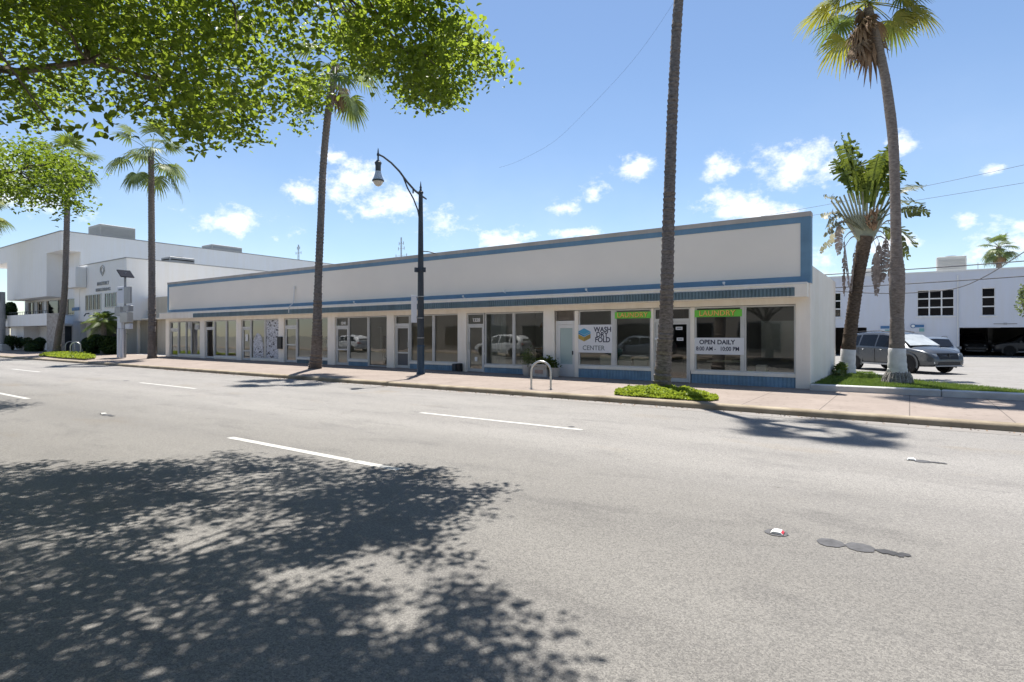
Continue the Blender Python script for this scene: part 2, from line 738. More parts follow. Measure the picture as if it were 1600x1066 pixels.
M = {}
M['asphalt'] = asphalt_mat()
M['paving'] = paving_mat('pink_concrete', (.215, .18, .156), (.268, .226, .197), 1.55)
M['lot'] = paving_mat('lot_concrete', (.20, .193, .183), (.245, .237, .226), 6.0, 5.0, .6)
M['kerb'] = mat('kerb_concrete', (.31, .265, .195), .85, .35, (1.5, 1.5, 1.5), .4, 40, col2=(.17, .135, .09))
M['gutter'] = mat('gutter', (.225, .21, .195), .85, .2, (1.2, 6, 1), .3, 60)
M['white_kerb'] = mat('white_painted_kerb', (.56, .56, .545), .75, .3, (1.5, 1.5, 3), .25, 30)
M['line'] = mat('road_paint', (.46, .455, .43), .7, .2, (5, 9, 1), .3, 80, col2=(.33, .325, .305))
M['ground'] = mat('dry_ground', (.22, .21, .17), .95, .3, (.05, .05, .05))
M['panel'] = mat('parapet_stucco', (.88, .815, .72), .8, .05, (.3, .3, .45), .2, 50)
M['cap'] = mat('coping', (.50, .46, .42), .8, .2, (1, 1, 2), .2, 40, streak=.1)
M['cream'] = mat('cream_paint', (.92, .865, .78), .7, .05, (.8, .8, 1.5), .12, 60, streak=.07)
M['blue'] = mat('blue_paint', (.165, .295, .42), .6, .16, (.8, .8, 2), .1, 60, streak=.08)
M['rib'] = ribbed_mat('teal_corrugated', (.16, .235, .275), .1)
M['base'] = ribbed_mat('blue_ribbed_base', (.22, .36, .50), .1)
M['frame'] = mat('aluminium_frame', (.62, .62, .60), .45, .1, (3, 3, 3))
M['white'] = mat('white_paint', (.74, .74, .73), .6, .07, (.4, .4, .6), .1, 60, streak=.06)
M['white2'] = mat('blueish_white_paint', (.60, .63, .70), .7, .03, (.3, .3, .5), .1, 60, streak=.015)
M['greywhite'] = mat('pale_grey_stucco', (.82, .82, .82), .75, .03, (.3, .3, .5), .12, 50, streak=.02)
M['tan'] = mat('tan_stucco', (.56, .51, .43), .8, .08, (.4, .4, .5), .15, 50, streak=.1)
M['roof'] = mat('white_roof', (.84, .83, .80), .8, .15, (.3, .3, .3))
M['dark'] = mat('dark_interior', (.05, .05, .055), .8, .3, (1, 1, 1))
M['inwall'] = mat('interior_wall', (.60, .59, .56), .9, .06, (1, 1, 1))
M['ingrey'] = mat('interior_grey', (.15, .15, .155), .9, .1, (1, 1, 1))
M['infloor'] = mat('interior_floor', (.30, .28, .26), .4, .2, (2, 2, 2))
M['tanblind'] = mat('paper_blind', (.42, .35, .27), .9, .14, (.8, 1, .4))
M['glass'] = glass_mat('shop_glass')
M['glassdark'] = glass_mat('tinted_glass', (.30, .32, .32), 1.0)
M['glassclear'] = glass_mat('clear_glass', (.8, .84, .83), .8)
M['frost'] = mat('frosted_glass', (.42, .52, .50), .35, .06, (2, 2, 2), spec=.5)
M['black'] = mat('black_plastic', (.02, .02, .022), .45)
M['darkmetal'] = mat('dark_painted_metal', (.045, .055, .068), .5, .25, (6, 6, 2), .1, 80, spec=.4)
M['bluemetal'] = mat('navy_painted_metal', (.03, .06, .10), .5, .25, (6, 6, 2), .1, 80, spec=.4)
M['steel'] = mat('galvanised_steel', (.52, .53, .53), .35, .15, (8, 8, 8), metal=.85)
M['greymetal'] = mat('grey_metal', (.32, .33, .34), .55, .15, (2, 2, 2), metal=.2)
M['hvac'] = mat('hvac_casing', (.44, .44, .42), .6, .12, (1, 1, 3), .1, 30)
M['navyink'] = mat('navy_ink', (.03, .035, .07), .5)
M['greyink'] = mat('grey_ink', (.13, .17, .18), .5)
M['orange'] = mat('orange_ink', (.86, .58, .16), .5)
M['brownink'] = mat('brown_ink', (.22, .09, .015), .5)
M['bannergreen'] = mat('green_vinyl', (.19, .62, .09), .5, .05, (2, 2, 2))
M['signwhite'] = mat('white_vinyl', (.74, .75, .78), .5, .03, (2, 2, 2))
M['logoblue'] = mat('logo_blue', (.10, .36, .56), .5)
M['logoblue2'] = mat('logo_deep_blue', (.06, .26, .48), .5)
M['logogold'] = mat('logo_gold', (.48, .34, .08), .5)
M['logogold2'] = mat('logo_ochre', (.34, .25, .08), .5)
M['inkwhite'] = mat('white_letters', (.78, .78, .76), .5)
M['palmbark'] = bark_mat('palm_bark', (.08, .067, .06), (.25, .22, .20))
M['palmbark2'] = bark_mat('pale_palm_bark', (.13, .105, .09), (.30, .26, .23))
M['darkbark'] = bark_mat('dark_bark', (.035, .026, .02), (.16, .12, .09))
M['treebark'] = bark_mat('tree_bark', (.07, .055, .045), (.24, .20, .165), rings=False)
M['whitewash'] = mat('whitewash', (.68, .67, .66), .85, .22, (5, 5, 5), .5, 30)
M['roots'] = bark_mat('palm_roots', (.10, .085, .075), (.55, .53, .50), scale=16)
M['frond'] = leaf_mat('palm_frond', (.07, .115, .03), (.15, .19, .05), (.22, .30, .05), .35)
M['frondpale'] = leaf_mat('pale_palm_frond', (.12, .17, .07), (.20, .25, .11), (.28, .34, .10), .35)
M['frondyellow'] = leaf_mat('yellow_palm_frond', (.14, .19, .03), (.30, .27, .06), (.42, .42, .05), .42)
M['frondbrown'] = mat('dead_frond', (.26, .175, .11), .9, .5, (6, 6, 3), col2=(.11, .07, .045))
M['frondgrey'] = mat('withered_leaf', (.33, .28, .25), .9, .5, (5, 5, 3), col2=(.12, .095, .085))
M['petiole'] = mat('petiole', (.28, .30, .14), .6, .3, (5, 5, 5))
M['petiolepale'] = mat('pale_petiole', (.30, .31, .22), .6, .25, (4, 4, 2))
M['banana'] = leaf_mat('broad_leaf', (.03, .06, .014), (.135, .18, .035), (.26, .32, .045), .36, .4, 2.5)
M['leaf'] = leaf_mat('street_tree_leaf', (.018, .040, .006), (.155, .215, .03), (.46, .60, .06), .48, .42, 7.0)
M['leaf2'] = leaf_mat('far_tree_leaf', (.03, .062, .008), (.16, .235, .03), (.34, .47, .04), .38, .45, 6.0)
M['hedge'] = leaf_mat('hedge_leaf', (.018, .04, .014), (.05, .085, .025), (.06, .12, .03), .2)
M['cover'] = leaf_mat('ground_cover_leaf', (.15, .22, .025), (.34, .42, .05), (.50, .60, .06), .42, vscale=5)
M['grassm'] = leaf_mat('grass_blade', (.08, .14, .025), (.16, .23, .05), (.22, .32, .05), .35, vscale=4)
M['soil'] = mat('soil', (.10, .085, .055), .95, .3, (5, 5, 5), .5, 40)
M['silver'] = mat('silver_car_paint', (.095, .104, .116), .26, .03, (1, 1, 1), metal=.6, spec=.5)
M['bluecar'] = mat('blue_grey_car_paint', (.16, .19, .23), .3, metal=.5, spec=.5)
M['darkcar'] = mat('dark_car_paint', (.035, .037, .042), .3, metal=.3, spec=.5)
M['whitecar'] = mat('white_car_paint', (.70, .71, .72), .3, spec=.5)
M['carglass'] = mat('car_glass', (.006, .007, .009), .05, spec=.3)
M['windscreen'] = mat('windscreen_with_sunshade', (.42, .45, .46), .08, .25, (3, 3, 3), spec=.8)
M['tyre'] = mat('tyre_rubber', (.018, .018, .019), .85)
M['rim'] = mat('dark_alloy', (.06, .06, .065), .35, metal=.7)
M['lampglass'] = mat('headlamp_glass', (.55, .58, .60), .12, .3, (12, 12, 12), spec=.8)
M['yellow'] = mat('yellow_post_paint', (.55, .33, .05), .6, .25, (3, 3, 2))
M['chairplastic'] = mat('white_plastic', (.62, .66, .64), .5, .05, (2, 2, 2))
M['chairgreen'] = mat('green_plastic', (.03, .20, .14), .5)
M['curtain'] = mat('white_curtain', (.66, .68, .68), .9, .05, (2, 2, 2))
M['wicker'] = mat('wicker', (.36, .22, .10), .8, .4, (30, 30, 30))
M['stone'] = mat('rubble_stone', (.42, .39, .36), .85, .5, (4, 4, 4), .8, 9, col2=(.20, .18, .165))
M['solar'] = mat('solar_cells', (.02, .022, .03), .95, spec=.05)
M['signblue'] = mat('blue_sign', (.06, .16, .32), .5)
M['signteal'] = mat('teal_sign', (.20, .38, .38), .5)
M['red'] = mat('red_reflector', (.5, .03, .04), .3)
M['bitumen'] = mat('bitumen', (.045, .045, .048), .7, .3, (8, 8, 8), .3, 60)
M['patchgrey'] = mat('asphalt_patch', (.095, .095, .10), .9, .35, (14, 14, 14), .5, 90)
M['wire'] = mat('cable', (.06, .06, .065), .7)
M['louver'] = mat('louvre', (.30, .27, .24), .7, .3, (4, 4, 4))
M['planterstone'] = mat('planter_stone', (.55, .52, .48), .8, .2, (4, 4, 4), .2, 40)
M['terracotta'] = mat('terracotta', (.46, .33, .27), .8, .2, (6, 6, 6))
M['concrete'] = mat('plain_concrete', (.45, .44, .42), .85, .15, (1, 1, 1), .2, 40)


def mural_mat():
    """torn black-and-white pasted paper pattern"""
    m_, nt, b = new_mat('mural_print')
    N, L = nt.nodes, nt.links
    tc = N.new('ShaderNodeTexCoord')
    vo = N.new('ShaderNodeTexNoise')
    vo.inputs['Scale'].default_value = 3.4
    vo.inputs['Detail'].default_value = 5
    vo.inputs['Distortion'].default_value = 2.2
    L.new(tc.outputs['Object'], vo.inputs['Vector'])
    rp = N.new('ShaderNodeValToRGB')
    e = rp.color_ramp.elements
    e[0].position = .40
    e[0].color = (.035, .035, .045, 1)
    e[1].position = .47
    e[1].color = (.60, .61, .66, 1)
    k = e.new(.56)
    k.color = (.62, .63, .68, 1)
    k = e.new(.585)
    k.color = (.06, .06, .08, 1)
    k = e.new(.62)
    k.color = (.58, .59, .64, 1)
    L.new(vo.outputs[0], rp.inputs[0])
    L.new(rp.outputs[0], b.inputs['Base Color'])
    b.inputs['Roughness'].default_value = .5
    return m_


M['mural'] = mural_mat()


def lamp_mat(name, col, strength):
    m_, nt, b = new_mat(name)
    b.inputs['Base Color'].default_value = (*col, 1)
    b.inputs['Emission Color'].default_value = (*col, 1)
    b.inputs['Emission Strength'].default_value = strength
    return m_


M['bulb'] = lamp_mat('lit_bulb', (1.0, .82, .55), 14.0)
M['tubelamp'] = lamp_mat('lit_tube', (.95, 1.0, .98), 7.0)

# ================================================================== SETTING
def structure(name, mb, m_, smooth=False, label=None):
    o = mb.build(name, m_, None, smooth)
    o['kind'] = 'structure'
    if label:
        o['label'] = label
    return o


def grid_sheet(x0, x1, y0, y1, nx, ny, zf):
    b = MB()
    vs = []
    for j in range(ny + 1):
        for i in range(nx + 1):
            x = x0 + (x1 - x0) * i / nx
            y = y0 + (y1 - y0) * j / ny
            vs.append((x, y, zf(x, y)))
    fs = [(j * (nx + 1) + i, j * (nx + 1) + i + 1, (j + 1) * (nx + 1) + i + 1, (j + 1) * (nx + 1) + i)
          for j in range(ny) for i in range(nx)]
    b._add(vs, fs)
    return b


structure('ground', MB().poly([(-900, -900, -.06), (900, -900, -.06), (900, 900, -.06), (-900, 900, -.06)]), M['ground'])
structure('road', MB().poly([(-220, -2.2, 0), (90, -2.2, 0), (90, 13.26, 0), (-220, 13.26, 0)]), M['asphalt'])
structure('gutter', MB().poly([(-220, 12.78, .004), (90, 12.78, .004), (90, 13.25, .004), (-220, 13.25, .004)]), M['gutter'])


def kerb(name, y0, y1, front, m_, x0=-220, x1=90, top=.14, seg=1.0):
    """rounded kerb cast in lengths; front = the side that faces the carriageway (-1: towards -Y)"""
    b = MB()
    rng = random.Random(5)
    n = int((x1 - x0) / seg)
    prof_pts = [(0, -.05), (.012, top - .05), (.03, top - .018), (.062, top - .002), (abs(y1 - y0), top)]
    rows = []
    for i in range(n + 1):
        x = x0 + seg * i
        j = rng.uniform(-.008, .008)
        k = rng.uniform(-.006, .006)
        for (dy, z) in prof_pts:
            y = (y0 + dy) if front < 0 else (y1 - dy)
            rows.append((x, y + (j if dy < .1 else 0), z + (k if 0 < z and dy < .1 else 0)))
    m2 = len(prof_pts)
    fs = []
    for i in range(n):
        for k in range(m2 - 1):
            fs.append((i * m2 + k, (i + 1) * m2 + k, (i + 1) * m2 + k + 1, i * m2 + k + 1))
    b._add(rows, fs)
    return structure(name, b, m_, smooth=True)


kerb('kerb', 13.25, 13.47, -1, M['kerb'])
kerb('kerb', -2.42, -2.20, 1, M['kerb'])
structure('sidewalk', grid_sheet(-220, 90, 13.47, 18.8, 310, 6, lambda x, y: sw(x, y) - (.001 if y < 13.6 else 0)), M['paving'])
structure('sidewalk', grid_sheet(-220, 90, -7.5, -2.42, 40, 2, lambda x, y: .139), M['paving'])
structure('forecourt', grid_sheet(-220, -42.0, 18.8, 60, 8, 2, lambda x, y: sw(x, 18.8) - .002), M['concrete'])
structure('parking_lot', MB().poly([(-2.35, 18.8, .136), (90, 18.8, .136), (90, 75, .136), (-2.35, 75, .136)]), M['lot'])
structure('parking_lot', MB().poly([(-60, 25.2, .05), (-2.35, 25.2, .05), (-2.35, 75, .05), (-60, 75, .05)]), M['lot'])

# dashed lane lines
for (y, xs) in ((5.08, (-51.3, -37.2, -23.3, -9.26, 4.8)), (9.10, (-79.2, -65, -51, -36.95, -22.6, -8.8, 5.2))):
    for x in xs:
        L_ = 3.98
        structure('lane_marking', MB().poly([(x, y - .065, .004), (x + L_, y - .065, .004), (x + L_, y + .065, .004), (x, y + .065, .004)]), M['line'])


def disc(x, y, r_, z, n=20, sq=1.0, seed=0, jag=.06):
    rng = random.Random(seed)
    return [(x + r_ * math.cos(2 * PI * k / n) * (1 + rng.uniform(-jag, jag)), y + sq * r_ * math.sin(2 * PI * k / n) * (1 + rng.uniform(-jag, jag)), z) for k in range(n)]


# patches left where road studs were pulled off
for i, (x, y, r_, q) in enumerate(((-.53, 5.31, .10, 1), (-.325, 5.33, .105, 1), (-.94, 5.31, .095, .9), (.14, 9.45, .10, 1), (-14.0, 5.0, .14, .6),
                                   (-5.15, 9.3, .06, 1), (-24.0, 9.2, .15, .6))):
    structure('road_patch', MB().poly(disc(x, y, r_, .005, 22, q, i)), M['patchgrey'])
for i, (x, y, r_, q) in enumerate(((-.14, 5.335, .075, .7), (-.03, 5.35, .045, .8), (.30, 9.46, .10, .5), (-13.75, 5.0, .10, .5), (-.06, 5.30, .03, .8))):
    structure('road_patch', MB().poly(disc(x, y, r_, .006, 16, q, 40 + i, .3)), M['bitumen'])


def road_stud(x, y, label, red=True, body='inkwhite'):
    t = thing('road_stud', (x, y, .006), label, 'road stud', 'raised road studs on the lane lines')
    MB().poly([(x - .055, y - .05, .008), (x + .055, y - .05, .008), (x + .055, y + .05, .008), (x - .055, y + .05, .008)]).build('stud_base', M['bitumen'], t)
    b = MB()
    a, h, q = .05, .018, .028
    b._add([(x - a, y - a, .0085), (x + a, y - a, .0085), (x + a, y + a, .0085), (x - a, y + a, .0085),
            (x - q, y - a * .9, .0085 + h), (x + q, y - a * .9, .0085 + h), (x + q, y + a * .9, .0085 + h), (x - q, y + a * .9, .0085 + h)],
           [(4, 5, 6, 7), (0, 1, 5, 4), (2, 3, 7, 6), (3, 0, 4, 7), (1, 2, 6, 5)])
    b.build('stud_body', M[body], t)
    if red:
        MB().poly([(x + a + .001, y - a * .8, .011), (x + a + .001, y + a * .8, .011), (x + q + .006, y + a * .75, .026), (x + q + .006, y - a * .75, .026)]).build('reflector', M['red'], t)


road_stud(-.93, 5.31, 'white and red road stud alone on its dark round patch in the near lane')
road_stud(.02, 9.47, 'small white road stud at the end of a dark smear in the far lane', False)
road_stud(-14.25, 5.02, 'worn grey road stud beside the tree shadow at the left of the road', False, 'hvac')

# ================================================================== SHOP BUILDING
SX0, SX1 = -41.99, -2.35
shop = thing('shop_building', (-22.0, 18.5, .14), 'long low white shop building with a blue framed blank parapet and glass shopfronts', 'building')
YW = 18.62           # window plane


def part(name, mb, m_, parent=None, smooth=False, label=None):
    o = mb.build(name, m_, parent or shop, smooth)
    if label:
        o['label'] = label
    return o


# masonry
b = MB()
b.box(SX0, SX1 - .003, 18.502, 18.75, 2.625, 2.83)                     # header over the glass
b.box(SX1 - .22, SX1, 18.80, 25.2, 0, 3.75)                            # right side wall
b.box(SX0, SX0 + .2, 18.80, 25.2, 0, 3.75)
b.box(SX0 + .2, SX1 - .22, 25.0, 25.2, 0, 3.75)
b.box(SX0 + .3, SX1 - .3, 18.55, 18.80, 2.83, 3.25)
part('wall', b, M['cream'])
b = MB()
b.box(-41.69, SX1 - .001, 18.5, 18.82, 3.215, 5.16)
part('parapet', b, M['panel'])
b = MB()
b.box(-41.70, SX1 + .006, 18.475, 18.86, 5.16, 5.30)
part('coping', b, M['cap'])
b = MB()
b.box(-41.69, SX1, 18.484, 18.499, 4.985, 5.159)
b.box(-41.69, SX1, 18.484, 18.499, 3.222, 3.425)
b.box(-41.69, -41.5, 18.484, 18.499, 3.425, 4.985)
b.box(-2.615, SX1, 18.484, 18.499, 3.425, 4.985)
b.box(SX1, SX1 + .004, 18.484, 18.82, 3.222, 5.159)
part('parapet_frame', b, M['blue'])
part('roof', MB().box(SX0 + .2, SX1 - .22, 18.82, 25.0, 3.40, 3.55), M['roof'])
b = MB()
b.box(SX0 - .12, SX1 - .05, 18.15, 18.498, 2.805, 3.22)
can = part('canopy', b, M['cream'])
# thin lip along the canopy top
part('canopy_edge', MB().box(SX0 - .125, SX1 - .045, 18.135, 18.148, 3.165, 3.228), M['white'], can)


def ribbed(x0, x1, y, z0, z1, period=.10, depth=.028):
    """vertical ribs facing -Y"""
    b_ = MB()
    n = max(1, int(round((x1 - x0) / period)))
    p = (x1 - x0) / n
    xs = []
    for i in range(n):
        a = x0 + i * p
        xs += [(a, 0), (a + .16 * p, depth), (a + .62 * p, depth), (a + .78 * p, 0)]
    xs.append((x1, 0))
    vs = []
    for (x, d) in xs:
        vs.append((x, y - d, z0))
        vs.append((x, y - d, z1))
    fs = [(2 * i, 2 * i + 2, 2 * i + 3, 2 * i + 1) for i in range(len(xs) - 1)]
    b_._add(vs, fs)
    return b_


part('corrugated_strip', ribbed(-37.45, -2.72, 18.148, 2.835, 3.085, .105, .035), M['rib'])

PIERS = [(-41.99, -41.45), (-37.36, -36.76), (-33.06, -32.52), (-28.74, -28.22), (-24.44, -23.85), (-20.08, -19.58), (-15.74, -15.27), (-11.46, -10.98), (-2.75, SX1 - .002)]
for (x0, x1) in PIERS:
    part('pier', MB().bbox(x0, x1, 18.5, 18.80, .05, 2.80 if x0 < -3 else 3.21, .012), M['cream'])


def window(x0, x1, z0, z1, g='glass', parent=None, y=YW, fw=.045, m_='frame', sill=None):
    b_ = MB()
    d0, d1 = y - .045, y + .045
    b_.box(x0, x0 + fw, d0, d1, z0, z1)
    b_.box(x1 - fw, x1, d0, d1, z0, z1)
    b_.box(x0 + fw, x1 - fw, d0, d1, z0, z0 + fw)
    b_.box(x0 + fw, x1 - fw, d0, d1, z1 - fw, z1)
    w = part('window', b_, M[m_], parent)
    part('pane', MB().poly([(x0 + fw, y, z0 + fw), (x1 - fw, y, z0 + fw), (x1 - fw, y, z1 - fw), (x0 + fw, y, z1 - fw)]), M[g], w)
    return w


def door(x0, x1, zb, zt=2.61, head=2.12, tr0=2.22, mid=None, g='glass', tg='glass', lower=None, side=1, fwd=0):
    """shop door: frame with a transom light over it, leaf with rails, pull handle"""
    y = YW - fwd
    b_ = MB()
    fw = .05
    b_.box(x0, x0 + fw, y - .05, y + .05, zb, zt)
    b_.box(x1 - fw, x1, y - .05, y + .05, zb, zt)
    b_.box(x0 + fw, x1 - fw, y - .05, y + .05, zt - fw, zt)
    b_.box(x0 + fw, x1 - fw, y - .05, y + .05, head, tr0)
    d = part('door', b_, M['frame'])
    part('transom_pane', MB().poly([(x0 + fw, y, tr0), (x1 - fw, y, tr0), (x1 - fw, y, zt - fw), (x0 + fw, y, zt - fw)]), M[tg], d)
    a0, a1 = x0 + fw + .004, x1 - fw - .004
    s = .075
    l = MB()
    l.box(a0, a0 + s, y - .03, y + .03, zb + .01, head - .004)
    l.box(a1 - s, a1, y - .03, y + .03, zb + .01, head - .004)
    l.box(a0 + s, a1 - s, y - .03, y + .03, zb + .01, zb + .13)
    l.box(a0 + s, a1 - s, y - .03, y + .03, head - .004 - s, head - .004)
    if mid:
        l.box(a0 + s, a1 - s, y - .03, y + .03, mid, mid + .07)
    part('door_leaf', l, M['frame'], d)
    if lower and mid:
        part('pane', MB().poly([(a0 + s, y, mid + .07), (a1 - s, y, mid + .07), (a1 - s, y, head - .004 - s), (a0 + s, y, head - .004 - s)]), M[g], d)
        part('kick_panel', MB().poly([(a0 + s, y, zb + .13), (a1 - s, y, zb + .13), (a1 - s, y, mid), (a0 + s, y, mid)]), M[lower], d)
    else:
        part('pane', MB().poly([(a0 + s, y, zb + .13), (a1 - s, y, zb + .13), (a1 - s, y, head - .004 - s), (a0 + s, y, head - .004 - s)]), M[g], d)
    hx = a1 - .045 if side > 0 else a0 + .045
    h = MB().tube([(hx, y - .03, zb + .95), (hx, y - .075, zb + .97), (hx, y - .075, zb + 1.20), (hx, y - .03, zb + 1.22)], .011, 6)
    part('handle', h, M['steel'], d, True)
    return d


def base(x0, x1, z1, ribs=True, m_='base'):
    zb = sw((x0 + x1) / 2, 18.5) - .03
    b_ = ribbed(x0, x1, 18.575, zb, z1 - .10, .115, .02)
    b_.box(x0, x1, 18.578, 18.70, zb, z1 - .102)
    part('base_panel', b_, M[m_])
    part('window_sill', MB().bbox(x0 - .01, x1 + .01, 18.535, 18.70, z1 - .10, z1, .012), M['cream'])


ZT = 2.61
# laundry, right half
base(-5.83, -2.755, .55)
window(-5.72, -4.27, .552, ZT)
window(-4.19, -2.757, .552, ZT)
part('mullion', MB().box(-4.265, -4.195, 18.56, 18.70, .552, ZT), M['frame'])
part('jamb', MB().bbox(-5.86, -5.725, 18.53, 18.72, .552, ZT, .01), M['cream'])
door(-7.10, -5.865, .15, ZT, 2.14, 2.25, g='glassdark', tg='glassdark', side=-1)
part('jamb', MB().bbox(-7.19, -7.105, 18.53, 18.72, .15, ZT, .01), M['cream'])
# laundry, left half
base(-9.99, -7.195, .585)
window(-9.97, -8.64, .588, ZT, 'glassclear')
window(-8.52, -7.20, .588, ZT, 'glass')
part('mullion', MB().box(-8.635, -8.525, 18.56, 18.70, .588, ZT), M['frame'])
part('jamb', MB().bbox(-10.13, -9.975, 18.53, 18.72, .15, ZT, .01), M['cream'])
# white service door with frosted pane under a louvre
x0, x1 = -10.94, -10.14
b = MB()
b.box(x0, x0 + .07, 18.58, 18.70, .15, 2.24)
b.box(x1 - .07, x1, 18.58, 18.70, .15, 2.24)
b.box(x0 + .07, x1 - .07, 18.58, 18.70, 2.10, 2.24)
sd = part('door', b, M['white'], label='white service door with a tall frosted pane')
b = MB()
b.box(x0 + .075, x0 + .16, 18.60, 18.65, .165, 2.095)
b.box(x1 - .11, x1 - .075, 18.60, 18.65, .165, 2.095)
b.box(x0 + .16, x1 - .11, 18.60, 18.65, .165, .62)
b.box(x0 + .16, x1 - .11, 18.60, 18.65, 1.97, 2.095)
part('door_leaf', b, M['white'], sd)
part('pane', MB().poly([(x0 + .16, 18.625, .62), (x1 - .11, 18.625, .62), (x1 - .11, 18.625, 1.97), (x0 + .16, 18.625, 1.97)]), M['frost'], sd)
part('handle', MB().box(x1 - .105, x1 - .08, 18.55, 18.60, .98, 1.12), M['darkmetal'], sd)
b = MB()
for k in range(6):
    z = 2.28 + k * .055
    b.obox(((x0 + x1) / 2, 18.62, z + .02), (x1 - x0) / 2 - .05, .045, .006, Matrix.Rotation(R(-38), 3, 'X'))
b.box(x0, x0 + .05, 18.56, 18.68, 2.24, ZT)
b.box(x1 - .05, x1, 18.56, 18.68, 2.24, ZT)
lv = part('louvre', b, M['louver'])
part('louvre_back', MB().poly([(x0 + .05, 18.69, 2.24), (x1 - .05, 18.69, 2.24), (x1 - .05, 18.69, ZT), (x0 + .05, 18.69, ZT)]), M['black'], lv)
# bay D
base(-14.34, -11.465, .49)
window(-14.31, -12.90, .495, ZT)
window(-12.86, -11.465, .495, ZT)
part('mullion', MB().box(-12.897, -12.863, 18.56, 18.70, .495, ZT), M['frame'])
dD = door(-15.265, -14.36, sw(-14.8, 18.5), ZT, 2.10, 2.17, side=-1)
text_mesh('street_number', '1228', .20, M['inkwhite'], dD, (-14.80, 18.612, 2.33), bold=.006)
# bay E, blinds down
base(-18.62, -15.745, .51)
window(-18.60, -17.21, .515, ZT, 'glassclear')
window(-17.16, -15.745, .515, ZT, 'glassclear')
part('mullion', MB().box(-17.207, -17.163, 18.56, 18.70, .515, ZT), M['frame'])
door(-19.575, -18.64, sw(-19, 18.5), ZT, 2.10, 2.24, mid=.86, g='glassclear', tg='glassclear', lower='ingrey')
for (xa, xb, za, zb_) in ((-18.57, -17.19, .53, 2.6), (-17.17, -15.76, .53, 2.6), (-19.53, -18.68, 2.22, 2.6)):
    part('paper_blind', MB().poly([(xa, 18.72, za), (xb, 18.72, za), (xb, 18.72, zb_), (xa, 18.72, zb_)]), M['tanblind'])
part('paper_blind', MB().poly([(-19.53, 18.72, .2), (-18.68, 18.72, .2), (-18.68, 18.72, 2.1), (-19.53, 18.72, 2.1)]), M['ingrey'])
# bay F
base(-22.87, -21.45, .50)
window(-22.86, -21.45, .505, ZT)
window(-21.40, -20.085, .22, ZT)
part('mullion', MB().box(-21.448, -21.402, 18.56, 18.70, .22, ZT), M['frame'])
dF = door(-23.845, -22.88, sw(-23.4, 18.5), ZT, 2.08, 2.18, mid=.95)
text_mesh('street_number', '1240', .20, M['inkwhite'], dF, (-23.33, 18.612, 2.30), bold=.006)
# bay G
base(-27.12, -24.445, .50, m_='rib')
window(-27.10, -25.60, .505, ZT)
window(-25.55, -24.445, .505, ZT)
part('mullion', MB().box(-25.597, -25.553, 18.56, 18.70, .505, ZT), M['frame'])
door(-28.21, -27.13, sw(-27.7, 18.5), ZT, 2.12, 2.24, mid=1.15, g='glassdark')
# bay H, mural over the glass
base(-31.58, -28.745, .36, m_='cream')
window(-31.56, -30.17, .362, ZT)
window(-30.12, -28.745, .362, ZT)
part('mullion', MB().box(-30.167, -30.123, 18.56, 18.70, .362, ZT), M['frame'])
door(-32.51, -31.60, sw(-32, 18.5), ZT, 2.10, 2.20, mid=.75)
part('window_mural', MB().poly([(-30.07, 18.612, .42), (-28.79, 18.612, .42), (-28.79, 18.612, 2.56), (-30.07, 18.612, 2.56)]), M['mural'], label='black and white pasted print filling the right hand pane')
part('window_mural', MB().poly([(-31.4, 18.612, .42), (-30.35, 18.612, .42), (-30.35, 18.612, 1.15), (-30.6, 18.612, 1.7), (-31.0, 18.612, 1.85), (-31.4, 18.612, 1.4)]), M['mural'], label='black and white pasted print in the lower half of the left pane')
# bay I
base(-35.68, -33.065, .40, m_='cream')
window(-35.66, -34.32, .402, ZT)
window(-34.25, -33.065, .402, ZT)
part('mullion', MB().box(-34.317, -34.253, 18.56, 18.70, .402, ZT), M['frame'])
door(-36.755, -35.70, sw(-36.3, 18.5), ZT, 2.12, 2.22)
# bay J
base(-40.33, -37.365, .42, m_='cream')
window(-40.30, -39.33, .425, ZT)
window(-39.30, -38.63, .425, ZT)
window(-38.60, -37.365, .425, ZT)
door(-41.445, -40.35, sw(-41, 18.5), ZT, 2.02, 2.18)

# rooms behind the glass
b = MB()
for (x0, x1) in PIERS[1:-1]:
    xm = (x0 + x1) / 2
    b.box(xm - .07, xm + .07, 18.81, 24.2, .1, 3.0)
b.box(SX0 + .2, SX1 - .22, 24.2, 24.3, .1, 3.0)
part('interior_wall', b, M['inwall'])
part('interior_wall', MB().box(-7.2, -2.60, 21.9, 22.0, .1, 3.0).box(-7.3, -7.2, 20.0, 22.0, .1, 3.0).box(-28.2, -24.3, 21.5, 21.6, .1, 3.0), M['ingrey'])
part('ceiling', MB().box(SX0 + .2, SX1 - .22, 18.81, 24.2, 3.0, 3.05), M['inwall'])
part('interior_floor', MB().poly([(SX0 + .2, 18.7, .147), (-20, 18.7, .147), (-20, 24.2, .147), (SX0 + .2, 24.2, .147)]).poly([(-20, 18.7, .143), (SX1 - .22, 18.7, .143), (SX1 - .22, 24.2, .143), (-20, 24.2, .143)]), M['infloor'])
part('door_step', MB().box(-7.1, -5.865, 18.5, 18.67, .12, .149), M['terracotta'])

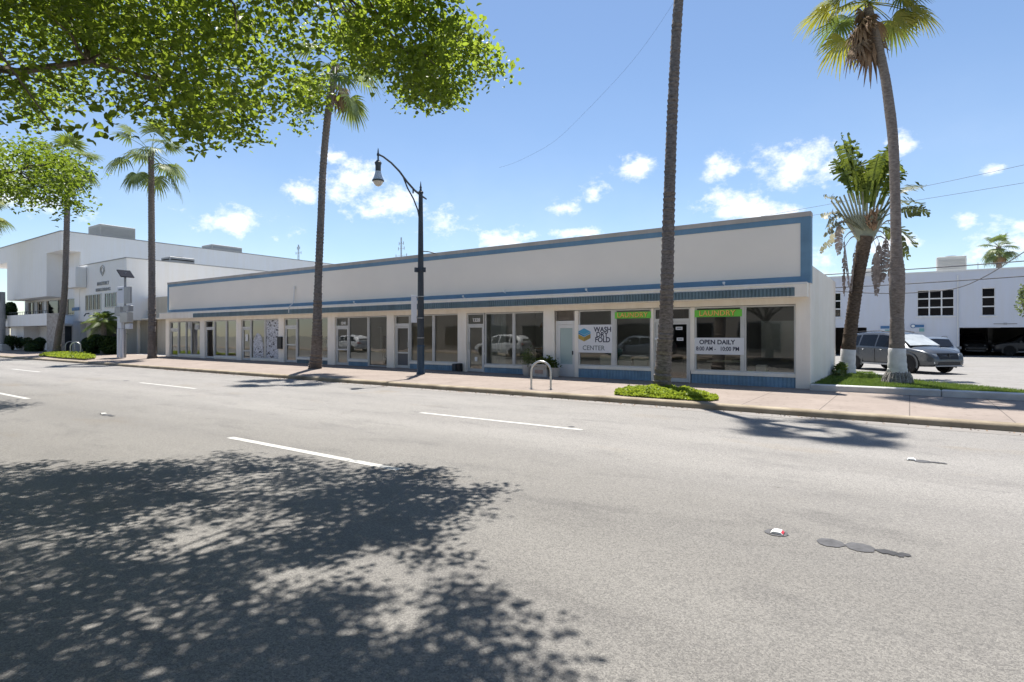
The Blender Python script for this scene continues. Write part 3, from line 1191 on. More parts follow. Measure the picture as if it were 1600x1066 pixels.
# fittings on the front
for (x, z) in ((-22.2, 3.29), (-15.3, 3.30), (-13.2, 3.42), (-9.55, 3.32), (-4.75, 3.30)):
    bl = MB().tube([(x, 18.48, z - .03), (x, 18.40, z - .03), (x, 18.35, z + .02)], .014, 6)
    bl.lathe((x, 18.34, z - .02), [(.012, 0), (.032, .01), (.045, .07), (.03, .085)], 10)
    part('spotlight', bl, M['inkwhite'], smooth=True)
part('conduit', MB().tube([(-27.15, 18.10, 2.90), (-27.15, 18.10, 3.20), (-27.15, 18.38, 3.45), (-27.15, 18.44, 4.25)], .028, 8).tube([(-27.15, 18.44, 4.2), (-27.15, 18.44, 4.33)], .05, 8), M['white'], smooth=True)
part('letter_box', MB().bbox(-28.72, -28.30, 18.40, 18.495, .95, 1.62, .02), M['black'])
part('alarm_box', MB().bbox(-7.05, -6.9, 18.5, 18.525, 1.55, 1.62, .005), M['signwhite'])

# ---------------------------------------------------------------- shop signs, each a thing


def laundry_banner(x0, x1, label):
    t = thing('banner_sign', ((x0 + x1) / 2, 18.55, 2.29), label, 'sign', 'green laundry banners in the shop windows')
    MB().box(x0, x1, 18.552, 18.566, 2.285, 2.51).build('banner', M['bannergreen'], t)
    text_mesh('lettering', 'LAUNDRY', .235, M['brownink'], t, ((x0 + x1) / 2 - .012, 18.5455, 2.388), bold=.006, spacing=1.06, extrude=.001)
    text_mesh('lettering', 'LAUNDRY', .235, M['orange'], t, ((x0 + x1) / 2 - .02, 18.543, 2.395), bold=.003, spacing=1.06, extrude=.001)


laundry_banner(-8.53, -7.19, 'green LAUNDRY banner across the window above the row of white chairs')
laundry_banner(-5.74, -4.26, 'green LAUNDRY banner across the window above the opening hours board')

t = thing('shop_sign', (-9.34, 18.55, 1.08), 'white window board with a blue and gold cube, reading WASH DRY FOLD CENTER', 'sign')
MB().box(-10.07, -8.63, 18.548, 18.564, 1.07, 2.08).build('board', M['signwhite'], t)
ys = 18.5455
text_mesh('lettering', 'WASH', .25, M['navyink'], t, (-9.0, ys, 1.90), bold=.006, sx=.95, extrude=.001)
text_mesh('lettering', 'DRY', .25, M['navyink'], t, (-9.02, ys, 1.715), bold=.006, sx=.95, extrude=.001)
text_mesh('lettering', 'FOLD', .25, M['navyink'], t, (-9.0, ys, 1.53), bold=.006, sx=.95, extrude=.001)
text_mesh('lettering', 'CENTER', .24, M['greyink'], t, (-9.36, ys, 1.235), bold=.001, sx=1.0, extrude=.001)
cx, cz, w = -9.74, 1.70, .265


def rhomb(name, pts, m_):
    MB().poly([(cx + a * w, ys, cz + c * w) for a, c in pts]).build(name, m_, t)


rhomb('logo_top', [(0, .05), (1, .5), (0, .97), (-1, .5)], M['logoblue'])
rhomb('logo_side', [(-1, .47), (0, .02), (0, -.22), (-1, .24)], M['logoblue2'])
rhomb('logo_side', [(1, .47), (0, .02), (0, -.22), (1, .24)], M['logoblue'])
rhomb('logo_side', [(-1, .20), (0, -.26), (0, -.86), (-1, -.40)], M['logogold'])
rhomb('logo_side', [(1, .20), (0, -.26), (0, -.86), (1, -.40)], M['logogold2'])

t = thing('opening_hours_sign', (-5.02, 18.55, 1.08), 'white window board giving the daily opening hours in dark letters', 'sign')
MB().box(-5.84, -4.20, 18.548, 18.564, 1.09, 1.62).build('board', M['signwhite'], t)
text_mesh('lettering', 'OPEN DAILY', .195, M['navyink'], t, (-5.02, ys, 1.475), bold=.005, extrude=.001)
text_mesh('lettering', '8:00 AM -', .185, M['navyink'], t, (-5.36, ys, 1.265), bold=.003, sx=.84, extrude=.001)
text_mesh('lettering', '10:00 PM', .185, M['navyink'], t, (-4.63, ys, 1.265), bold=.003, sx=.84, extrude=.001)

for i, (x, z, lb) in enumerate(((-6.25, 1.93, 'small white notice high on the dark laundry door'), (-6.22, 1.57, 'small white notice halfway up the dark laundry door'))):
    t = thing('door_notice', (x, 18.6, z), lb, 'sign', 'white notices on the laundry door')
    MB().box(x - .11, x + .11, 18.606, 18.609, z - .05, z + .05).build('card', M['signwhite'], t)
    MB().box(x - .08, x + .08, 18.6045, 18.606, z - .012, z + .02).build('print', M['greyink'], t)
for i, (x, y, lb) in enumerate(((-3.5, 20.2, 'lit ceiling tube lamp inside the rightmost laundry window'), (-8.1, 21.4, 'unseen tube lamp added above the washing machines to brighten the laundry'), (-13.0, 21.6, 'unseen tube lamp added over the dark counter to brighten the shop'), (-21.6, 21.8, 'lit ceiling tube lamp behind the clothes rail'))):  # the two middle lamps are unseen, added to brighten the rooms behind the glass
    t = thing('tube_lamp', (x, y, 2.99), lb, 'lamp', 'lit tube lamps on the shop ceilings')
    MB().box(x - .62, x + .62, y - .06, y + .06, 2.955, 2.999).build('lamp_tray', M['inkwhite'], t)
    MB().tube([(x - .58, y, 2.93), (x + .58, y, 2.93)], .022, 8).build('tube', M['tubelamp'], t, True)
tag(MB().box(-14.88, -14.74, 18.60, 18.605, .62, .80).build('door_notice', M['inkwhite'], None, at=(-14.81, 18.6, .62)),
    'small white notice low on the glass door numbered 1228', 'sign')
tag(MB().box(-32.2, -31.95, 18.60, 18.605, 1.35, 1.75).build('door_notice', M['inkwhite'], None, at=(-32.07, 18.6, 1.35)),
    'white paper notice on the glass door next to the black and white mural', 'sign')

# ---------------------------------------------------------------- things seen through the glass


def chair(x, y, rz, label, m_='chairplastic'):
    t = thing('plastic_chair', (0, 0, 0), label, 'chair', 'moulded chairs in the laundry window')
    b_ = MB()
    b_.prism([(-.22, -.2), (.22, -.2), (.2, .22), (-.2, .22)], .42, .45)
    b_.build('seat', M[m_], t)
    b2 = MB()
    n = 12
    pts = []
    for k in range(n + 1):
        a = PI * k / n
        pts.append((math.cos(a) * .25, .74 + math.sin(a) * .12))
    pts = [(.22, .45)] + pts + [(-.22, .45)]
    vs = [(px_, -.21 - .06 * (pz - .45), pz) for px_, pz in pts] + [(px_, -.235 - .06 * (pz - .45), pz) for px_, pz in pts]
    k = len(pts)
    fs = [tuple(range(k)), tuple(range(2 * k - 1, k - 1, -1))] + [(i, k + i, k + (i + 1) % k, (i + 1) % k) for i in range(k)]
    b2._add(vs, fs)
    b2.build('backrest', M[m_], t)
    for sx in (-1, 1):
        for sy in (-1, 1):
            MB().tube([(sx * .19, sy * .19, .43), (sx * .22, sy * .22, 0)], .018, 6).build('leg', M[m_], t)
    t.location = (x, y, .147)
    t.rotation_euler = (0, 0, rz)
    return t


chair(-9.05, 19.15, R(4), 'white plastic chair behind the lower corner of the WASH DRY FOLD board')
chair(-8.28, 19.15, R(-3), 'white plastic chair at the left end of the row under the LAUNDRY banner')
chair(-7.72, 19.10, R(6), 'white plastic chair in the middle of the row under the LAUNDRY banner')
chair(-7.22, 19.18, R(2), 'white plastic chair at the right end of the row, nearest the palm trunk')
t = thing('waste_bin', (-9.05, 19.75, .147), 'green plastic bin behind the chair under the white board', 'bin')
MB().lathe((-9.05, 19.75, .147), [(.2, 0), (.24, .9), (.26, .9), (.26, .96), (.2, .99)], 14).build('bin_body', M['chairgreen'], t, True)
MB().lathe((-9.05, 19.75, 1.13), [(.26, 0), (.27, .03), (.12, .09), (.03, .10)], 14).build('bin_lid', M['chairgreen'], t, True)


def washer_row(x, y, n, label):
    t = thing('washing_machines', (x, y, .147), label, 'washing machine')
    for k in range(n):
        xx = x + k * .78
        m1 = MB().bbox(xx - .36, xx + .36, y - .35, y + .35, .147, 1.35, .02).build('cabinet', M['greymetal'], t)
        MB().tube([(xx, y - .352, .75), (xx, y - .39, .75)], .24, 20).build('round_door', M['steel'], m1)
        MB().tube([(xx, y - .391, .75), (xx, y - .396, .75)], .18, 20).build('door_glass', M['black'], m1)


washer_row(-8.2, 23.4, 2, 'grey front loading washing machines along the back wall of the laundry')
t = thing('wall_display', (-3.72, 21.6, 1.0), 'large grey board standing at the back of the rightmost laundry window', 'board')
MB().box(-4.3, -3.05, 21.55, 21.6, .9, 2.2).build('board', M['greymetal'], t)
MB().box(-4.34, -3.01, 21.57, 21.62, .86, 2.24).build('board_frame', M['ingrey'], t)
t = thing('folding_table', (-5.0, 19.6, .147), 'pale folding table behind the opening hours board', 'table')
MB().box(-5.55, -4.5, 19.3, 19.95, .82, .86).build('tabletop', M['chairplastic'], t)
for sx in (-5.5, -4.55):
    MB().tube([(sx, 19.6, .147), (sx, 19.6, .82)], .025, 6).build('leg', M['greymetal'], t)
tag(MB().bbox(-3.92, -3.62, 18.85, 19.1, .147, .78, .02).build('carton', M['signwhite'], None, at=(-3.77, 18.97, .147)), 'white box standing at the foot of the rightmost laundry window', 'box')


def curtain(x0, x1, y, label):
    b_ = MB()
    n = 26
    vs = []
    for i in range(n + 1):
        x = x0 + (x1 - x0) * i / n
        dy = .035 * math.sin(i * 1.9) + .012 * math.sin(i * .7)
        vs += [(x, y + dy, .30), (x, y + dy * .8, 2.75)]
    b_._add(vs, [(2 * i, 2 * i + 2, 2 * i + 3, 2 * i + 1) for i in range(n)])
    tag(b_.build('curtain', M['curtain'], None, True, at=((x0 + x1) / 2, y, .3)), label, 'curtain', 'white curtains beside the shop window')


curtain(-14.25, -13.45, 18.86, 'wide white curtain drawn at the left of the window beside door 1228')
curtain(-11.72, -11.50, 18.86, 'narrow white curtain at the right edge of the window beside door 1228')
t = thing('pendant_lamp', (-12.0, 19.8, 1.9), 'round woven wicker pendant lamp glowing inside the curtained window', 'lamp')
MB().lathe((-12.0, 19.8, 1.98), [(.37, .03), (.36, .12), (.30, .23), (.18, .31), (.05, .35), (.045, .34), (.17, .30), (.29, .22), (.35, .11), (.36, .03)], 20).build('lamp_shade', M['wicker'], t, True)
MB().tube([(-12.0, 19.8, 2.32), (-12.0, 19.8, 3.0)], .008, 6).build('cord', M['black'], t)
MB().lathe((-12.0, 19.8, 1.96), [(.01, 0), (.05, .03), (.06, .08), (.03, .14)], 12).build('bulb', M['bulb'], t, True)
t = thing('counter', (-12.4, 21.3, .15), 'dark wooden counter at the back of the curtained shop', 'counter')
MB().box(-13.4, -11.7, 21.0, 21.6, .15, 1.1).build('counter_body', M['bitumen'], t)
MB().box(-13.45, -11.65, 20.95, 21.65, 1.1, 1.15).build('counter_top', M['wicker'], t)
t = thing('clothes_rack', (-20.9, 19.5, .15), 'clothes rail with dark hanging garments behind the tall window pane', 'rack')
MB().tube([(-21.3, 19.5, .15), (-21.3, 19.5, 1.7), (-20.3, 19.5, 1.7), (-20.3, 19.5, .15)], .015, 6).build('rail', M['steel'], t)
for k in range(6):
    x = -21.2 + k * .16
    MB().prism([(x, 19.3), (x + .09, 19.3), (x + .09, 19.72), (x, 19.72)], .55 + .08 * (k % 3), 1.66).build('garment', (M['black'], M['ingrey'], M['greymetal'])[k % 3], t)
t = thing('display_plinth', (-22.1, 19.9, .15), 'pale heap of cloth covered plinths behind the window next to door 1240', 'plinth')
MB().bbox(-22.5, -21.6, 19.6, 20.3, .15, .95, .03).build('plinth_block', M['inwall'], t)
MB().bbox(-21.2, -20.5, 20.0, 20.6, .15, .8, .03).build('plinth_block', M['tanblind'], t)
MB().tube([(-22.0, 19.9, .95), (-22.0, 19.9, 2.1), (-22.18, 19.9, 2.1)], .03, 8).build('mannequin_stand', M['inkwhite'], t)
for i, (x, y, w_, h_, lb) in enumerate(((-26.3, 20.2, .8, 1.5, 'tall dark shelf unit behind the wide window with the teal base'), (-35.0, 20.6, .6, 1.2, 'low dark cabinet in the window of the second shop from the left end'),
                                        (-33.6, 20.4, .5, 1.1, 'dark display stand beside the low cabinet near the left end of the shops'), (-38.0, 20.0, .9, .9, 'wide low desk in the leftmost shop window'))):
    t = thing('shelf_unit', (x, y, .15), lb, 'furniture')
    b_ = MB()
    b_.box(x - w_ / 2, x - w_ / 2 + .03, y - .2, y + .2, .15, .15 + h_)
    b_.box(x + w_ / 2 - .03, x + w_ / 2, y - .2, y + .2, .15, .15 + h_)
    b_.build('side_panel', M['ingrey'], t)
    b_ = MB()
    for k in range(4):
        b_.box(x - w_ / 2 + .03, x + w_ / 2 - .03, y - .2, y + .2, .2 + k * h_ / 3.6, .23 + k * h_ / 3.6)
    b_.build('shelf', M['wicker'], t)
    MB().box(x - w_ / 2 + .03, x + w_ / 2 - .03, y + .17, y + .2, .15, .15 + h_).build('back_panel', M['black'], t)

# ================================================================== OFFICE BUILDING, LEFT
off = thing('office_building', (-62, 19, .2), 'white three storey office building with stepped blocks, terrace and rubble stone pier', 'building')
b = MB()
b.box(-74.8, -63.5, 18.0, 19.4, 5.2, 9.05)
b.box(-74.8, -59.9, 19.4, 50, 0, 9.05)
b.box(-82, -59.898, 17.998, 50.0, 9.05, 10.66)
part('upper_wall', b, M['greywhite'], off)
part('roof_edge', MB().box(-82.05, -59.86, 17.95, 18.05, 10.66, 10.74).box(-59.95, -59.86, 18.05, 50.05, 10.66, 10.74).box(-82, -59.95, 18.05, 50.0, 10.66, 10.70), M['greymetal'], off)
b = MB()
b.box(-58.8, -49.5, 19.0, 45, 2.88, 7.66)
b.box(-58.8, -49.55, 22.0, 45, 0, 2.88)
part('wall', b, M['greywhite'], off)
part('roof_edge', MB().box(-58.85, -49.46, 18.95, 19.05, 7.66, 7.73).box(-49.55, -49.46, 19.05, 45, 7.66, 7.73).box(-58.8, -49.55, 19.05, 45, 7.66, 7.70), M['greymetal'], off)
b = MB()
b.box(-60.4, -57.3, 18.2, 18.97, 5.75, 7.45)
b.box(-59.9, -58.8, 18.95, 19.4, 2.9, 5.75)
part('bay_box', b, M['greywhite'], off)
part('terrace_parapet', MB().box(-76.2, -61.7, 17.5, 17.7, 2.55, 3.62).box(-76.2, -61.7, 17.7, 19.4, 2.55, 2.75), M['greywhite'], off)
b = MB()
b.box(-76.2, -61.7, 17.56, 17.60, 3.86, 3.90)
for k in range(24):
    x = -76 + k * .62
    b.box(x, x + .03, 17.57, 17.60, 3.62, 3.86)
part('terrace_railing', b, M['darkmetal'], off)
part('stone_pier', MB().box(-61.7, -58.9, 17.5, 17.95, .1, 3.58), M['stone'], off)
# terrace level glazing
for (x0, x1) in ((-73.4, -71.6), (-70.8, -69.2), (-68.2, -64.2), (-63.2, -60.4)):
    w = part('window', MB().box(x0, x1, 19.30, 19.399, 3.5, 3.56).box(x0, x1, 19.30, 19.399, 4.96, 5.0).box(x0, x0 + .05, 19.30, 19.399, 3.56, 4.96).box(x1 - .05, x1, 19.30, 19.399, 3.56, 4.96), M['frame'], off)
    part('pane', MB().poly([(x0 + .05, 19.36, 3.56), (x1 - .05, 19.36, 3.56), (x1 - .05, 19.36, 4.96), (x0 + .05, 19.36, 4.96)]), M['carglass'], w)
    part('curtain', MB().poly([(x0 + .2, 19.33, 3.56), (x0 + .5, 19.33, 3.56), (x0 + .5, 19.33, 4.96), (x0 + .2, 19.33, 4.96)]).poly([(x1 - .6, 19.33, 3.56), (x1 - .4, 19.33, 3.56), (x1 - .4, 19.33, 4.96), (x1 - .6, 19.33, 4.96)]), M['tanblind'], w)
# ground floor under the terrace
w = part('shop_window', MB().box(-66.5, -62.0, 18.9, 19.39, .3, 2.5), M['darkmetal'], off)
part('pane', MB().poly([(-66.3, 18.89, .4), (-62.2, 18.89, .4), (-62.2, 18.89, 2.4), (-66.3, 18.89, 2.4)]), M['carglass'], w)
part('pier', MB().box(-74.5, -70.5, 18.2, 19.39, .1, 2.55), M['greywhite'], off)
part('pier', MB().box(-75.9, -75.2, 17.6, 18.3, .1, 2.55), M['greywhite'], off)
# mid block windows
for (x0, x1, z0, z1, n, cm) in ((-57.5, -54.3, 3.82, 5.06, 4, 'tanblind'), (-53.5, -51.3, 3.98, 5.06, 3, 'frost')):
    b = MB()
    b.box(x0 - .06, x1 + .06, 18.95, 18.999, z1, z1 + .06).box(x0 - .06, x1 + .06, 18.93, 18.999, z0 - .07, z0)
    for k in range(n + 1):
        xx = x0 + (x1 - x0) * k / n
        b.box(xx - .035, xx + .035, 18.955, 18.999, z0, z1)
    w = part('window', b, M['frame'], off)
    part('pane', MB().poly([(x0, 18.985, z0), (x1, 18.985, z0), (x1, 18.985, z1), (x0, 18.985, z1)]), M['carglass'], w)
    for k in range(n):
        xx = x0 + (x1 - x0) * (k + .35) / n
        part('curtain', MB().poly([(xx, 18.975, z0 + .02), (xx + .13, 18.975, z0 + .02), (xx + .13, 18.975, z1 - .02), (xx, 18.975, z1 - .02)]), M[cm], w)
text_mesh('wall_lettering', 'MASTERLY', .40, M['greymetal'], off, (-53.9, 18.98, 5.92), bold=.004, extrude=.02, sx=1.25)
text_mesh('wall_lettering', 'REMODELING', .36, M['greymetal'], off, (-53.9, 18.98, 5.42), bold=.004, extrude=.02, sx=1.3)
e = MB()
for k in range(2):
    pts = [(-54.0, 18.97, 6.55), (-53.55, 18.97, 6.95), (-53.62, 18.97, 7.25), (-54.0, 18.97, 7.42), (-54.38, 18.97, 7.25), (-54.45, 18.97, 6.95), (-54.0, 18.97, 6.55)]
    s_ = 1 - .42 * k
    pts = [(-54 + (p[0] + 54) * s_, p[1], 7 + (p[2] - 7) * s_) for p in pts]
    e.tube(pts, .025, 5)
part('emblem', e, M['hvac'], off)
part('name_sign', MB().box(-60.3, -58.75, 18.88, 18.94, 3.85, 4.12), M['signblue'], off)
for x in (-56.8, -54.6):
    part('wall_light', MB().tube([(x, 19.0, 3.55), (x, 18.75, 3.5), (x, 18.65, 3.3)], .05, 8), M['darkmetal'], off)
# ground floor of the mid block
b = MB()
b.box(-58.3, -57.4, 19.3, 22.0, .1, 2.88)
part('ground_floor_wall', b, M['tan'], off)
part('ground_floor_wall', MB().box(-54.2, -49.6, 20.6, 22.0, .1, 2.88), M['tan'], off)
w = part('shop_window', MB().box(-57.4, -54.2, 20.4, 22.0, .1, 2.88), M['darkmetal'], off)
part('pane', MB().poly([(-57.2, 20.39, .4), (-54.4, 20.39, .4), (-54.4, 20.39, 2.7), (-57.2, 20.39, 2.7)]), M['carglass'], w)
# low tan link between office and shops
link = thing('link_building', (-45.7, 20.5, .2), 'low tan stuccoed entrance building between the white offices and the shops', 'building')
b = MB()
b.box(-49.495, -42.0, 20.5, 20.8, 2.92, 4.66)
b.box(-49.495, -49.3, 20.5, 20.8, .1, 2.92)
b.box(-47.9, -45.3, 20.5, 20.8, .1, 2.92)
b.box(-43.5, -42.0, 20.5, 20.8, .1, 2.92)
b.box(-49.495, -42.0, 24.6, 24.8, .1, 4.5)
b.box(-49.495, -42.0, 20.8, 24.6, 4.3, 4.5)
part('wall', b, M['tan'], link)
for (x0, x1) in ((-49.3, -47.9), (-45.3, -43.5)):
    d = part('doorway', MB().box(x0, x0 + .08, 21.2, 21.3, .1, 2.92).box(x1 - .08, x1, 21.2, 21.3, .1, 2.92).box(x0 + .08, x1 - .08, 21.2, 21.3, 2.3, 2.4), M['cream'], link)
    part('door_leaf', MB().box(x0 + .08, x1 - .08, 21.22, 21.27, .1, 2.3), M['tan'], d)
    part('pane', MB().poly([(x0 + .3, 21.21, .8), (x1 - .3, 21.21, .8), (x1 - .3, 21.21, 2.1), (x0 + .3, 21.21, 2.1)]), M['carglass'], d)
for x in (-50.4, -47.95, -43.6):
    part('post', MB().bbox(x - .09, x + .09, 20.1, 20.28, .1, 2.92, .01), M['cream'], link)
part('canopy', MB().box(-50.6, -42.2, 20.0, 20.499, 2.92, 3.02), M['cream'], link)
part('wall_light', MB().tube([(-48.75, 20.5, 3.45), (-48.75, 20.3, 3.45)], .06, 8).lathe((-48.75, 20.25, 3.2), [(.05, 0), (.13, .05), (.13, .35), (.05, .42)], 10), M['steel'], link)


def hvac(x0, x1, y0, y1, z0, z1, label, slats='x', m_='hvac', grp='rooftop units'):
    t = thing('rooftop_unit', ((x0 + x1) / 2, (y0 + y1) / 2, z0), label, 'air conditioner', grp)
    MB().bbox(x0, x1, y0, y1, z0 + .12, z1, .03).build('casing', M[m_], t)
    MB().box(x0 + .15, x1 - .15, y0 + .15, y1 - .15, z0 - .05, z0 + .12).build('mount', M['greymetal'], t)
    b_ = MB()
    n = 7
    for k in range(n):
        z = z0 + .25 + (z1 - z0 - .45) * k / n
        b_.box(x0 + .1, x1 - .1, y0 - .02, y0 - .003, z, z + .035)
        b_.box(x1 + .003, x1 + .02, y0 + .1, y1 - .1, z, z + .035)
    b_.build('grille', M['greymetal'], t)
    MB().lathe(((x0 + x1) / 2, (y0 + y1) / 2, z1), [(.35, .002), (.35, .10), (.30, .10), (.05, .06)], 14).build('fan_cowl', M['greymetal'], t)
    return t


hvac(-63.0, -60.3, 21.0, 23.9, 10.66, 11.85, 'long grey louvred unit on the roof of the tall office block', m_='hvac')
hvac(-62.6, -60.4, 31.2, 34.5, 10.66, 11.35, 'small pale unit further back on the tall office roof', m_='hvac')
hvac(-51.4, -49.9, 22.3, 24.3, 7.66, 8.2, 'low grey unit on the lower office roof', m_='greymetal')


def mast(x, y, z0, z1, label, arms):
    t = thing('radio_mast', (x, y, z0), label, 'antenna', 'thin masts on the roofs')
    b_ = MB()
    for (dx, dy) in ((-.1, -.06), (.1, -.06), (0, .11)):
        b_.tube([(x + dx, y + dy, z0), (x + dx * .5, y + dy * .5, z1)], .022, 5)
    n = int((z1 - z0) / .35)
    for k in range(n):
        z = z0 + (z1 - z0) * k / n
        s_ = 1 - .5 * k / n
        b_.tube([(x - .1 * s_, y - .06 * s_, z), (x + .1 * s_, y - .06 * s_, z + .3), (x, y + .11 * s_, z)], .012, 4)
    b_.build('lattice', M['greymetal'], t)
    for (z, l) in arms:
        MB().tube([(x - l, y, z), (x + l, y, z)], .018, 5).tube([(x - l, y, z - .16), (x - l, y, z + .16)], .03, 6).tube([(x + l, y, z - .16), (x + l, y, z + .16)], .03, 6).build('antenna_arm', M['greymetal'], t)


mast(-41.3, 40, 0, 11.4, 'lattice antenna mast rising behind the shop parapet near the street lamp', ((9.6, .75), (10.3, .4), (10.8, .3)))
mast(-60.3, 41.5, 10.66, 12.6, 'short antenna mast at the far end of the tall office roof', ((11.6, .5), (12.2, .25)))
mast(-7.4, 30, 0, 7.5, 'thin aerial rising behind the shop parapet beside the tall palm', ((6.7, .2),))

# ================================================================== WHITE GARAGE BUILDING, RIGHT
gar = thing('garage_building', (3, 54, .14), 'white two storey building with gridded windows over open parking bays', 'building')
GX0, GX1, GY, GZ = -12.0, 46.0, 54.0, 6.48


def holed_wall(mb, x0, x1, z0, z1, y0, y1, holes):
    xs = sorted({x0, x1} | {h[0] for h in holes} | {h[1] for h in holes})
    for a, c in zip(xs, xs[1:]):
        hs = sorted([(h[2], h[3]) for h in holes if h[0] <= a and h[1] >= c])
        z = z0
        for (h0, h1) in hs:
            if h0 > z:
                mb.box(a, c, y0, y1, z, h0)
            z = h1
        if z < z1:
            mb.box(a, c, y0, y1, z, z1)


gh = [(-9.5, -2.84, 0, 2.33), (3.05, 13.5, 0, 2.27), (.48, 2.74, 3.16, 5.16), (4.34, 5.10, 3.14, 5.16), (-5.30, -4.64, 3.2, 5.2), (8.2, 10.4, 3.16, 5.16), (12, 13, 3.14, 5.16)]
b = MB()
holed_wall(b, GX0, GX1, 0, GZ, GY, GY + .3, gh)
b.box(GX0, GX0 + .3, GY + .3, 72, 0, GZ)
b.box(GX1 - .3, GX1, GY + .3, 72, 0, GZ)
b.box(GX0 + .3, GX1 - .3, 71.7, 72, 0, GZ)
part('wall', b, M['white2'], gar)
part('coping', MB().box(GX0 - .05, GX1 + .05, GY - .05, GY + .35, GZ, GZ + .09), M['white'], gar)
part('roof', MB().box(GX0 + .3, GX1 - .3, GY + .3, 71.7, 5.9, 6.0), M['roof'], gar)
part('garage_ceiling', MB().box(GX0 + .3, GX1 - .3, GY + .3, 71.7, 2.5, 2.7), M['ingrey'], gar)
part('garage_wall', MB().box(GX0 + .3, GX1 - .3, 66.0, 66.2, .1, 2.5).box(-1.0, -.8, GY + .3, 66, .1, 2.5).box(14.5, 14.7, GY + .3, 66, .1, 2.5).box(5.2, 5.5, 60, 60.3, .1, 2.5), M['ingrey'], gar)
for (x0, x1, z0, z1, nx, nz) in ((.48, 2.74, 3.16, 5.16, 3, 3), (4.34, 5.10, 3.14, 5.16, 1, 3), (-5.30, -4.64, 3.2, 5.2, 1, 3), (8.2, 10.4, 3.16, 5.16, 3, 3), (12, 13, 3.14, 5.16, 1, 3)):
    b = MB()
    for k in range(nx + 1):
        xx = x0 + (x1 - x0) * k / nx
        b.box(max(x0, xx - .045), min(x1, xx + .045), GY + .06, GY + .14, z0, z1)
    for j in range(nz + 1):
        zz = z0 + (z1 - z0) * j / nz
        b.box(x0, x1, GY + .05, GY + .13, max(z0, zz - .045), min(z1, zz + .045))
    w = part('window', b, M['white'], gar)
    part('pane', MB().poly([(x0, GY + .11, z0), (x1, GY + .11, z0), (x1, GY + .11, z1), (x0, GY + .11, z1)]), M['carglass'], w)
    part('window_sill', MB().box(x0 - .12, x1 + .12, GY - .07, GY - .003, z0 - .09, z0 - .01), M['white'], w)
part('wall_lettering', MB().box(5.0, 6.3, GY - .03, GY - .004, 2.50, 2.56).box(5.55, 5.75, GY - .05, GY - .004, 2.47, 2.6), M['greymetal'], gar)
for x in (3.6, 8.0):
    part('tube_light', MB().box(x - .1, x + 2.2, 58.0, 58.12, 2.28, 2.33), M['inkwhite'], gar)
part('downpipe', MB().tube([(2.95, GY - .07, .2), (2.95, GY - .07, 6.2)], .04, 8), M['white'], gar)
hvac(1.75, 3.6, 56, 57.6, 6.62, 7.85, 'large beige cooling unit on the roof of the white garage building')
hvac(-3.4, -2.3, 57, 58, 6.6, 7.3, 'small pale cooling unit on the white roof behind the broad leaved palm')
part('roof_rail', MB().tube([(4.2, 55, 6.0), (4.2, 55, 7.15)], .02, 6).tube([(-6, 55, 6.9), (1.6, 55, 6.9)], .012, 5), M['greymetal'], gar)


def wall_plaque(x0, x1, z0, z1, label, disc_x=None):
    t = thing('parking_sign', ((x0 + x1) / 2, 53.9, z0), label, 'sign', 'parking signs on the white wall')
    MB().box(x0, x1, 53.93, 53.97, z0, z1).build('sign_board', M['white2'], t)
    MB().box(x0 + .05, x1 - .05, 53.92, 53.929, z1 - .28, z1 - .06).build('sign_band', M['signblue'], t)
    MB().box(x1 - .36, x1 - .04, 53.92, 53.929, z0 + .06, z1 - .34).build('sign_panel', M['signteal'], t)
    if disc_x:
        MB().tube([(disc_x, 53.93, z1 - .17), (disc_x, 53.905, z1 - .17)], .17, 16).build('sign_disc', M['signblue'], t)
        MB().tube([(disc_x, 53.90, z1 - .17), (disc_x, 53.895, z1 - .17)], .11, 16).build('sign_disc_face', M['inkwhite'], t)


wall_plaque(.06, .96, 1.92, 2.58, 'blue and teal parking sign with a round emblem above the silver car bonnet', .22)
wall_plaque(-1.95, -1.25, 1.95, 2.5, 'faded grey blue parking sign half hidden by the swollen palm trunk')

# ================================================================== VEGETATION
def quads_mesh(name, V, F, mats, parent, mi=None, smooth=False):
    """V: (n,3) world points, F: (m,4) quads"""
    me = bpy.data.meshes.new(name)
    V = np.asarray(V, dtype=np.float32) - np.array(wloc(parent) if parent is not None else (0, 0, 0), dtype=np.float32)
    F = np.asarray(F, dtype=np.int32)
    me.vertices.add(len(V))
    me.vertices.foreach_set('co', V.ravel())
    me.loops.add(F.size)
    me.loops.foreach_set('vertex_index', F.ravel())
    me.polygons.add(len(F))
    me.polygons.foreach_set('loop_start', np.arange(0, F.size, F.shape[1], dtype=np.int32))
    me.polygons.foreach_set('loop_total', np.full(len(F), F.shape[1], dtype=np.int32))
    if not isinstance(mats, (list, tuple)):
        mats = [mats]
    for m_ in mats:
        me.materials.append(m_)
    if mi is not None:
        me.polygons.foreach_set('material_index', np.asarray(mi, dtype=np.int32))
    me.update(calc_edges=True)
    me.validate()
    if smooth:
        me.polygons.foreach_set('use_smooth', [True] * len(me.polygons))
    o = bpy.data.objects.new(name, me)
    C.objects.link(o)
    if parent is not None:
        o.parent = parent
    return o


